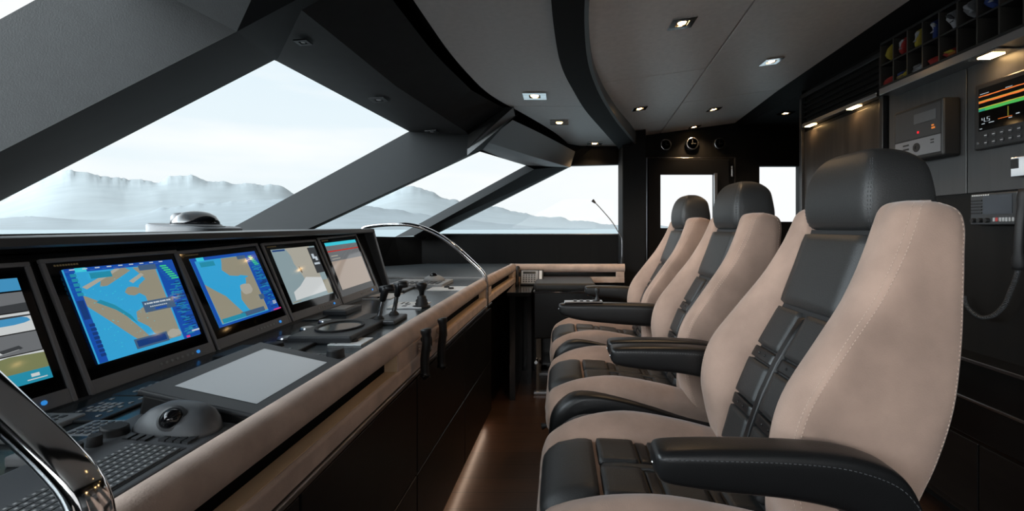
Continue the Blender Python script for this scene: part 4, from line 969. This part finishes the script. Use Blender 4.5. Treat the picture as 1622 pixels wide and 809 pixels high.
b = B(); lathe(b, [(.021, d+.002), (.021, d+.004), (.008, d+.0042), (.008, d+.0022)], Matrix.Translation((Wd*.50, Hh*.23, 0)), 18); obj('nav_ring', b, BLK, t)
# echo sounder display
d = .035; A_ = wf(1543, 239, d); top_ = wf(1549, 134, d).z; Wd = .33; Hh = top_-A_.z
t = thing('echo_sounder', 'black echo sounder display with orange and green bands at right edge', 'display', M=frame((XW-.012, A_.y, A_.z), (0, -1, 0), (0, 0, 1)))
d -= .012
b = B(); slab(b, 0, Wd, 0, Hh, 0, d); obj('casing', b, mat('sounder_black', (.02, .02, .021), .3), t, bev=.006)
def band(v0, v1, j, n=14, off=0): return [(k/n, v0+j*noise.noise(Vector((k*.7, off, 0)))) for k in range(n+1)]+[(1-k/n, v1+j*noise.noise(Vector((k*.7+20, off, 0)))) for k in range(n+1)]
lay = [(1, band(.80, .825, .01)), (1, band(.655, .70, .012, off=2)), (2, band(.70, .71, .008, off=3)), (3, band(.53, .55, .01, off=4)), (4, band(.46, .53, .012, off=5)), (5, R(0, .1, .465, .51)), (6, R(.02, .16, .86, .872)), (6, R(.4, .5, .84, .852))]
seg7 = {'4': 'bcfg', '5': 'acdfg'}
def digit(ch, u, v, w3, h3, mi):
    th = w3*.22; s = {'a': R(u, u+w3, v+h3-th*.5, v+h3), 'b': R(u+w3-th, u+w3, v+h3/2, v+h3), 'c': R(u+w3-th, u+w3, v, v+h3/2), 'd': R(u, u+w3, v, v+th*.5), 'e': R(u, u+th, v, v+h3/2), 'f': R(u, u+th, v+h3/2, v+h3), 'g': R(u, u+w3, v+h3/2-th*.25, v+h3/2+th*.25)}
    return [(mi, s[k]) for k in seg7[ch]]
lay += digit('4', .05, .20, .045, .10, 6)+[(6, R(.107, .117, .20, .215))]+digit('5', .13, .20, .045, .10, 6)
lay += [(6, R(.05, .10, .15, .165)), (6, R(.16, .24, .15, .165)), (6, R(.02, .06, .04, .055)), (6, R(.55, .6, .2, .22)), (1, R(.3, .5, .185, .195)), (3, R(.44, .445, .2, .42)), (6, R(.45, .5, .15, .165))]
screen(t, .022, Wd-.022, Hh*.28, Hh-.022, d+.0006, lay, [S_BLACK, S_ORANGE, S_YEL, S_YEL, emi('sounder_green', (.08, .50, .10), .8), emi('sounder_teal', (.03, .35, .25), .7), S_TXT])
b = B()
for i in range(8):
    for j in range(2): cyl(b, (.055+i*.034, Hh*(.09+.11*j), d), (.055+i*.034, Hh*(.09+.11*j), d+.003), .009, seg=12)
obj('buttons', b, DKGREY, t)
b = B()
for i in range(8):
    for j in range(2): slab(b, .050+i*.034, .060+i*.034, Hh*(.085+.11*j), Hh*(.095+.11*j), d+.003, d+.0035)
obj('button_legends', b, LEG, t)
b = B(); cyl(b, (.02, Hh*.10, d), (.02, Hh*.10, d+.004), .005, seg=12); obj('power_button', b, MIDGREY, t)
# small silver switch box
q = wf(1601, 281, .04)
t = thing('switch_box', 'small chrome fitting on the wall below the echo sounder', 'switch', M=frame((XW-.012, q.y, q.z), (0, -1, 0), (0, 0, 1)))
b = B(); slab(b, 0, .08, 0, .075, 0, .03); obj('box', b, CHROME, t, bev=.003)
b = B(); slab(b, .006, .03, .032, .068, .03, .033); obj('dark_inset', b, BLK, t)
# vhf radio
q = wf(1537, 356, .04); tp = wf(1540, 308, .04).z; q1 = wf(1612, 350, .04); Wd = q.y-q1.y; Hh = tp-q.z
t = thing('radio_set', 'grey radio set with display and knobs below the grey wall panels', 'radio', M=frame((XW+.0, q.y, q.z), (0, -1, 0), (0, 0, 1)))
d = .04; b = B(); slab(b, 0, Wd, 0, Hh, 0, d); obj('casing', b, DKGREY, t, bev=.004)
b = B(); slab(b, Wd*.30, Wd*.90, Hh*.34, Hh*.92, d, d+.002); obj('display', b, mat('radio_lcd', (.05, .055, .065), .2), t)
b = B()
for k in range(5): slab(b, .006, Wd*.27, Hh*(.36+.1*k), Hh*(.40+.1*k), d, d+.003)
obj('speaker_grille', b, BLK, t)
b = B()
for k in range(8): slab(b, .008+k*.010, .015+k*.010, Hh*.93, Hh*.97, d, d+.001)
obj('maker_mark', b, LEG, t)
for k in range(3): knob(t, Wd*(.10+.15*k), Hh*.14, 0, .010, d+.014, BLK)
b = B()
for k in range(7): slab(b, Wd*(.52+.065*k), Wd*(.56+.065*k), Hh*.10, Hh*.22, d, d+.004)
obj('keys', b, LTGREY, t)
b = B(); slab(b, Wd*.58, Wd*.63, Hh*.1, Hh*.22, d+.004, d+.005); obj('red_key', b, mat('red_plastic', (.4, .04, .04), .4), t)
# handset and coiled cord
hs = [wf(1625, 300, .05), wf(1617, 340, .06), wf(1613, 390, .065), wf(1613, 425, .05)]
t = thing('radio_handset', 'black radio handset hanging at the right edge of the wall', 'handset', hs[0])
b = B(); tube(b, [q-hs[0] for q in smooth_path(hs, 4)], [.02]*3+[.014]*7+[.02]*3, 12); obj('grip', b, RUBBER, t, smooth=True)
b = B(); q = hs[1]-hs[0]; box(b, q.x, q.x+.06, q.y-.025, q.y+.025, q.z-.05, q.z+.03); obj('cradle', b, DKGREY, t, bev=.004)
cp = [wf(1527, 470, .03), wf(1534, 488, .04), wf(1552, 502, .045), wf(1572, 500, .045), wf(1590, 484, .045), wf(1600, 462, .045), wf(1609, 440, .05), wf(1613, 425, .05)]
base = smooth_path(cp, 16); pts = []
for i, q in enumerate(base[:-1]):
    nxt = base[i+1]; 
    for k in range(4):
        f = (i*4+k); a = f*2*math.pi/7; c = q.lerp(nxt, k/4); dd = (nxt-q).normalized(); s = dd.cross(Vector((1, 0, 0))).normalized()
        pts.append(c+Vector((1, 0, 0))*.007*math.cos(a)+s*.007*math.sin(a))
t = thing('coiled_cord', 'dark coiled cord looping down from the radio handset', 'cord', cp[0])
b = B(); tube(b, [q-cp[0] for q in pts], .0022, 5); obj('cord', b, DKGREY, t, smooth=True)
# lower sideboard on the wall
t = thing('sideboard', 'low black sideboard with steel edges behind the nearest chair', 'sideboard', (XW-.0, .9, 0))
z_ = wf(1515, 562, .12).z
b = B(); box(b, -.12, -.002, -1.2, 1.6, .1, z_); obj('body', b, LACQ, t, bev=.004)
b = B(); box(b, -.126, -.118, -1.2, 1.6, z_-.012, z_+.001); box(b, -.126, -.118, -1.2, 1.6, z_-.165, z_-.155); obj('steel_edge', b, SATIN, t, bev=.001)
b = B(); box(b, -.123, -.118, -1.2, 1.6, z_-.31, z_-.305); obj('lower_edge', b, BRONZE, t)
for k in range(4):
    b = B(); box(b, -.124, -.12, -1.18+k*.7, -1.18+k*.7+.69, z_-.60, z_-.32); obj('drawer_front', b, CABM, t, bev=.002)
b = B(); box(b, XW-.01, XW, -1.2, 3.3, .0, .09); struct('baseboard_right', b, BLK)

# ================================================================== helm chairs
SX = .32
def XL(z): return interp([(.66, .405), (.74, .430), (.827, .455), (.917, .493), (1.058, .575), (1.16, .615), (1.232, .640), (1.3, .655)], z)[0]
def zm(x): return interp([(-.06, .630), (-.035, .668), (-.01, .692), (.05, .704), (.18, .697), (.32, .677), (.46, .657), (.6, .65)], x)[0]
def chair_parts(root, arms=('std', 'std'), joy=False):
    S = lambda x, y, z: Vector((x-SX, y, z))
    # --- seat cushion
    rows = []
    for x, zc, zmid, w_, zb in ((-.052, .625, .62, .17, .598), (-.045, .652, .645, .225, .578), (-.02, .692, .678, .252, .562), (.06, .730, .697, .266, .55), (.18, .745, .690, .272, .545), (.32, .724, .668, .272, .545), (.46, .69, .648, .265, .55), (.58, .665, .64, .255, .56)):
        lp = [(0, zmid), (-.115, zmid), (-.150, zmid+(zc-zmid)*.55), (-.205, zc), (-.95*w_, zc-.028), (-w_, (zb+zc)/2), (-.93*w_, zb), (-.1, zb-.004), (.1, zb-.004), (.93*w_, zb), (w_, (zb+zc)/2), (.95*w_, zc-.028), (.205, zc), (.150, zmid+(zc-zmid)*.55), (.115, zmid)]
        if w_ < .2: lp = [(a*.82, c) for a, c in lp]
        rows.append([S(x, a, c) for a, c in lp])
    g = cr_loft(rows, 5, 4); b = B(); loft(b, g); seat = obj('seat_cushion', b, SUEDE, root, smooth=True)
    # --- puffy pads on a surface
    def pad(bm, P, u0, u1, v0, v1, h, base=-.010, n=8, e=4):
        vs = []
        for i in range(n+1):
            row = []
            for j in range(n+1):
                a, c = i/n*2-1, j/n*2-1; k = (1-abs(a)**e)*(1-abs(c)**e)
                aa, cc = math.sin(a*math.pi/2), math.sin(c*math.pi/2)
                row.append(bm.verts.new(P(lerp(u0, u1, (aa+1)/2), lerp(v0, v1, (cc+1)/2), base+(h-base)*k**.5)))
            vs.append(row)
        for i in range(n):
            for j in range(n): bm.faces.new((vs[i][j], vs[i+1][j], vs[i+1][j+1], vs[i][j+1]))
    def PS(x, y, h):
        dx = .01; s = (zm(x+dx)-zm(x-dx))/(2*dx); nn = Vector((-s, 0, 1)).normalized()
        return S(x+nn.x*h, y, zm(x)+nn.z*h)
    b = B(); pad(b, PS, -.042, .085, -.128, .128, .012); obj('front_panel', b, LEATHER, root, smooth=True)
    for x0, x1 in ((.092, .185), (.222, .315), (.352, .45)):
        for s in (-1, 1):
            y0, y1 = (.012, .128) if s > 0 else (-.128, -.012)
            b = B(); pad(b, PS, x0-.002, x1+.002, y0-.001, y1, .009, e=8); obj('quilted_pad', b, LEATHER, root, smooth=True)
    b = B(); pad(b, PS, .088, .47, -.011, .011, .007); obj('centre_welt', b, LEATHER, root, smooth=True)
    b = B(); pad(b, PS, .085, .47, -.130, .130, .0005, e=20); obj('seat_backing', b, BLK, root)
    for x0 in (.190, .320):
        for s in (-1, 1):
            y0, y1 = (.014, .126) if s > 0 else (-.126, -.014)
            b = B(); pad(b, PS, x0, x0+.027, y0, y1, .006)
            obj('strap', b, LEATHER_S, root, smooth=True)
    # --- side panels of seat (black leather)
    for s in (-1, 1):
        prof = [(-.035, .60), (-.02, .655), (.03, .700), (.09, .712), (.18, .700), (.30, .668), (.42, .628), (.56, .590), (.60, .56), (.56, .50), (.30, .47), (.05, .47), (-.03, .52)]
        prof = [(v.x, v.z) for v in smooth_path([(a, 0, c) for a, c in prof], 3, True)]
        b = B(); y0 = .262*s; loops = []
        cx_, cz_ = .26, .58
        for k, (yo, sc_) in enumerate(((.235, 1.0), (.262, 1.0), (.280, .985), (.292, .95), (.296, .88))):
            loops.append([S(cx_+(a-cx_)*sc_, yo*s, cz_+(c-cz_)*sc_) for a, c in prof])
        loft(b, loops); obj('side_panel', b, LEATHER_S, root, smooth=True)
    # --- seat pan, column, foot
    b = B(); box(b, -.27, .25, -.22, .22, .49, .57); obj('seat_pan', b, BLK, root, bev=.02, bseg=3)
    b = B(); lathe(b, [(.11, .0), (.11, .03), (.065, .05), (.06, .30), (.085, .47), (.09, .50)], Matrix.Translation((.02, 0, 0)), 24); col = obj('column', b, LACQ, root, smooth='auto')
    b = B(); lathe(b, [(.22, 0), (.22, .012), (.20, .02), (.10, .03)], Matrix.Translation((.02, 0, 0)), 32); obj('floor_plate', b, SATIN, root, smooth='auto')
    b = B(); tube(b, [(-.33, -.14, .555), (-.365, -.14, .55), (-.385, -.14, .545)], [.006, .006, .012], 10); obj('adjust_lever', b, BLK, root, smooth=True)
    # --- back
    sec = [(.585, .47, .58, .13, .24), (.62, .445, .595, .13, .252), (.68, .422, .61, .13, .260), (.76, .402, .635, .127, .266), (.84, .394, .667, .125, .270), (.93, .418, .697, .122, .268), (1.03, .488, .722, .120, .256), (1.12, .556, .738, .120, .244), (1.20, .603, .750, .121, .233), (1.255, .628, .757, .124, .226), (1.284, .640, .750, .130, .220), (1.298, .655, .728, .142, .208), (1.303, .672, .705, .155, .195)]
    for s in (-1, 1):
        rows = []
        for i, (z, xf, xr, yi, yo) in enumerate(sec):
            xl = max(XL(z)-.004, xf) if i < len(sec)-1 else xf+.005
            ym = lerp(yi, yo, .62)
            lp = [(xl, yi), (lerp(xl, xf, .75), lerp(yi, yo, .28)), (xf, ym), (xf+.010, yo-.016), (xf+.032, yo), (lerp(xf, xr, .6), yo), (xr-.022, yo-.003), (xr, yo-.022), (xr, lerp(yi, yo, .4)), (xr-.01, yi), (lerp(xl, xr, .5), yi-.002)]
            rows.append([S(a, s*c, z) for a, c in lp])
        g = cr_loft(rows, 5, 4); b = B(); loft(b, g); bol = obj('side_bolster', b, SUEDE, root, smooth=True)
        # stitches along the front outer crease and the rear edge
        b = B(); nidx = len(g[0])
        def col_pts(idx, push):
            out = []
            for k in range(3, len(g)-3):
                row = g[k]; q = row[idx % nidx]; tn = (row[(idx+1) % nidx]-row[(idx-1) % nidx]); nn = Vector((tn.y, -tn.x, 0)).normalized()
                cen = sum(row, Vector())/nidx
                if nn.dot(q-cen) < 0: nn = -nn
                out.append(q+nn*push)
            return out
        for idx in (13, 15, 25):
            line = col_pts(idx, .0006); acc = 0; seg_ = []
            fine = []
            for a, c in zip(line, line[1:]):
                n_ = max(1, int((c-a).length/.0035))
                for k in range(n_): fine.append(a.lerp(c, k/n_))
            for k in range(0, len(fine)-2, 2):
                tube(b, [fine[k], fine[k+1]], .0007, 4)
        obj('stitching', b, STITCH, bol)
    # centre shell
    b = B(); rows = []
    for z in (.60, .70, .80, .90, 1.0, 1.1, 1.2, 1.245):
        xl = XL(z)+.004; xr = interp([(.6, .57), (.84, .655), (1.03, .715), (1.2, .733)], z)[0]
        rows.append([S(xl, -.14, z), S(xl, .14, z), S(xr, .14, z), S(xr, -.14, z)])
    loft(b, rows); obj('back_shell', b, BLK, root)
    def PB(z, y, h):
        dz = .01; s = (XL(z+dz)-XL(z-dz))/(2*dz); nn = Vector((-1, 0, s)).normalized()
        return S(XL(z)+nn.x*h, y, z+nn.z*h)
    b = B(); pad(b, PB, 1.055, 1.238, -.128, .128, .016, e=6); obj('upper_back_panel', b, LEATHER, root, smooth=True)
    for z0_, z1_ in ((.955, 1.048), (.835, .918), (.715, .798)):
        for s in (-1, 1):
            y0, y1 = (.014, .124) if s > 0 else (-.124, -.014)
            b = B(); pad(b, PB, z0_-.003, z1_+.003, y0-.001, y1, .010, e=8); obj('quilted_pad', b, LEATHER, root, smooth=True)
            b = B(); pad(b, PB, z0_-.032, z0_-.006, y0, y1, .008, e=8); st = obj('strap', b, LEATHER_S, root, smooth=True)
            b = B()
            for k in (.36, .64):
                q = PB(z0_-.019, lerp(y0, y1, k), .0085); bmesh.ops.create_uvsphere(b, u_segments=8, v_segments=6, radius=.003, matrix=Matrix.Translation(q))
            obj('studs', b, BLK, st, smooth=True)
    b = B(); pad(b, PB, .68, 1.05, -.012, .012, .010, e=6); obj('centre_welt', b, LEATHER_S, root, smooth=True)
    # headrest
    rows = []
    for z, xf, xr, hw_ in ((1.243, .668, .735, .095), (1.246, .642, .760, .120), (1.262, .628, .775, .132), (1.30, .622, .780, .136), (1.345, .626, .774, .134), (1.385, .638, .766, .122), (1.410, .654, .742, .100), (1.422, .670, .718, .070), (1.4245, .682, .704, .04)):
        cxx, hx = (xf+xr)/2, (xr-xf)/2; lp = []
        for k in range(16):
            a = 2*math.pi*k/16; e_ = .34
            lp.append(S(cxx+hx*math.copysign(abs(math.cos(a))**e_, math.cos(a)), hw_*math.copysign(abs(math.sin(a))**e_, math.sin(a)), z))
        rows.append(lp)
    g = cr_loft(rows, 5, 3); b = B(); loft(b, g); hr = obj('headrest', b, LEATHER, root, smooth=True)
    b = B(); n0 = len(g[0])
    for idx in (17, 18, 30, 31):
        line = [g[k][idx]+Vector((-.0003, (.0007 if g[k][idx].y > 0 else -.0007), .0002)) for k in range(6, len(g)-10)]
        fine = []
        for a, c in zip(line, line[1:]):
            n_ = max(1, int((c-a).length/.0035))
            for k in range(n_): fine.append(a.lerp(c, k/n_))
        for k in range(0, len(fine)-2, 2): tube(b, [fine[k], fine[k+1]], .0007, 4)
    obj('stitching', b, STITCH_B, hr)
    b = B(); cyl(b, S(.69, -.05, 1.20), S(.69, -.05, 1.25), .006); cyl(b, S(.69, .05, 1.20), S(.69, .05, 1.25), .006); obj('headrest_posts', b, CHROME, root, smooth='auto')
    # arms
    for s, kind in zip((-1, 1), arms):
        if not kind: continue
        yc = .318*s; hw_ = .036
        if kind == 'std': st = [(.150, .884, .868, .012), (.153, .893, .858, .026), (.170, .899, .845, .034), (.25, .901, .832, .036), (.36, .899, .820, .036), (.45, .892, .800, .036), (.52, .872, .765, .036), (.556, .842, .725, .035), (.574, .80, .70, .032), (.578, .76, .70, .02)]
        else: st = [(-.006, .884, .868, .012), (-.002, .892, .855, .026), (.02, .897, .838, .034), (.10, .899, .818, .036), (.25, .899, .802, .036), (.45, .892, .785, .036), (.52, .872, .765, .036), (.556, .842, .725, .035), (.574, .80, .70, .032), (.578, .76, .70, .02)]
        rows = []
        for x, zt, zb, hww in st:
            hz = (zt-zb)/2; zc_ = (zt+zb)/2; lp = []
            for k in range(16):
                a = 2*math.pi*(k+.5)/16; e_ = .5
                lp.append(S(x, yc+hww*math.copysign(abs(math.cos(a))**e_, math.cos(a)), zc_+hz*math.copysign(abs(math.sin(a))**e_, math.sin(a))))
            rows.append(lp)
        g = cr_loft(rows, 5, 3); b = B(); loft(b, g); arm = obj('armrest', b, LEATHER_S, root, smooth=True)
        b = B()
        for idx in (2, 20) :
            line = [g[k][idx]*1.0+Vector((0, (.0006 if g[k][idx].y > yc else -.0006), .0004)) for k in range(8, len(g)-6)]
            fine = []
            for a, c in zip(line, line[1:]):
                n_ = max(1, int((c-a).length/.0035))
                for k in range(n_): fine.append(a.lerp(c, k/n_))
            for k in range(0, len(fine)-2, 2): tube(b, [fine[k], fine[k+1]], .0007, 4)
        obj('stitching', b, STITCH_B, arm)
        x0 = st[0][0]; b = B(); tube(b, [S(x0+.002, yc, .872), S(x0+.008, yc, .856), S(x0+.022, yc, .840)], .005, 8); obj('chrome_tip', b, CHROME, arm, smooth=True)
        b = B(); cyl(b, S(.53, yc-s*.030, .76), S(.53, yc-s*.075, .76), .045, seg=20); obj('arm_pivot', b, BLK, root, smooth='auto')
        if kind == 'joy':
            b = B(); prism(b, [S(.02, yc-.026, .899), S(.20, yc-.026, .901), S(.20, yc+.026, .901), S(.02, yc+.026, .899)], (0, 0, .007)); cp_ = obj('control_plate', b, SATIN, arm, bev=.003)
            b = B()
            for k in range(4): box(b, x0-SX+.07+k*.03, x0-SX+.085+k*.03, yc-.014, yc+.014, .906, .911)
            obj('buttons', b, DKGREY, cp_)
            b = B(); lathe(b, [(.014, .905), (.012, .915), (.006, .925), (.006, .940), (.011, .950), (.012, .965), (.005, .970)], Matrix.Translation((.175-SX, yc, 0)), 16); obj('joystick', b, BLK, cp_, smooth=True)
def chair(y, label, **k):
    t = thing('helm_chair', label, 'chair', (SX, y, 0), group='helm chairs in a row facing the console')
    chair_parts(t, **k); return t
chair(1.08, 'nearest tan suede and black leather helm chair, largest at right')
chair(1.80, 'middle tan suede helm chair, between the nearest and farthest chairs', arms=('std', None))
chair(2.52, 'farthest tan suede helm chair with joystick on its long near armrest', arms=('joy', 'std'))
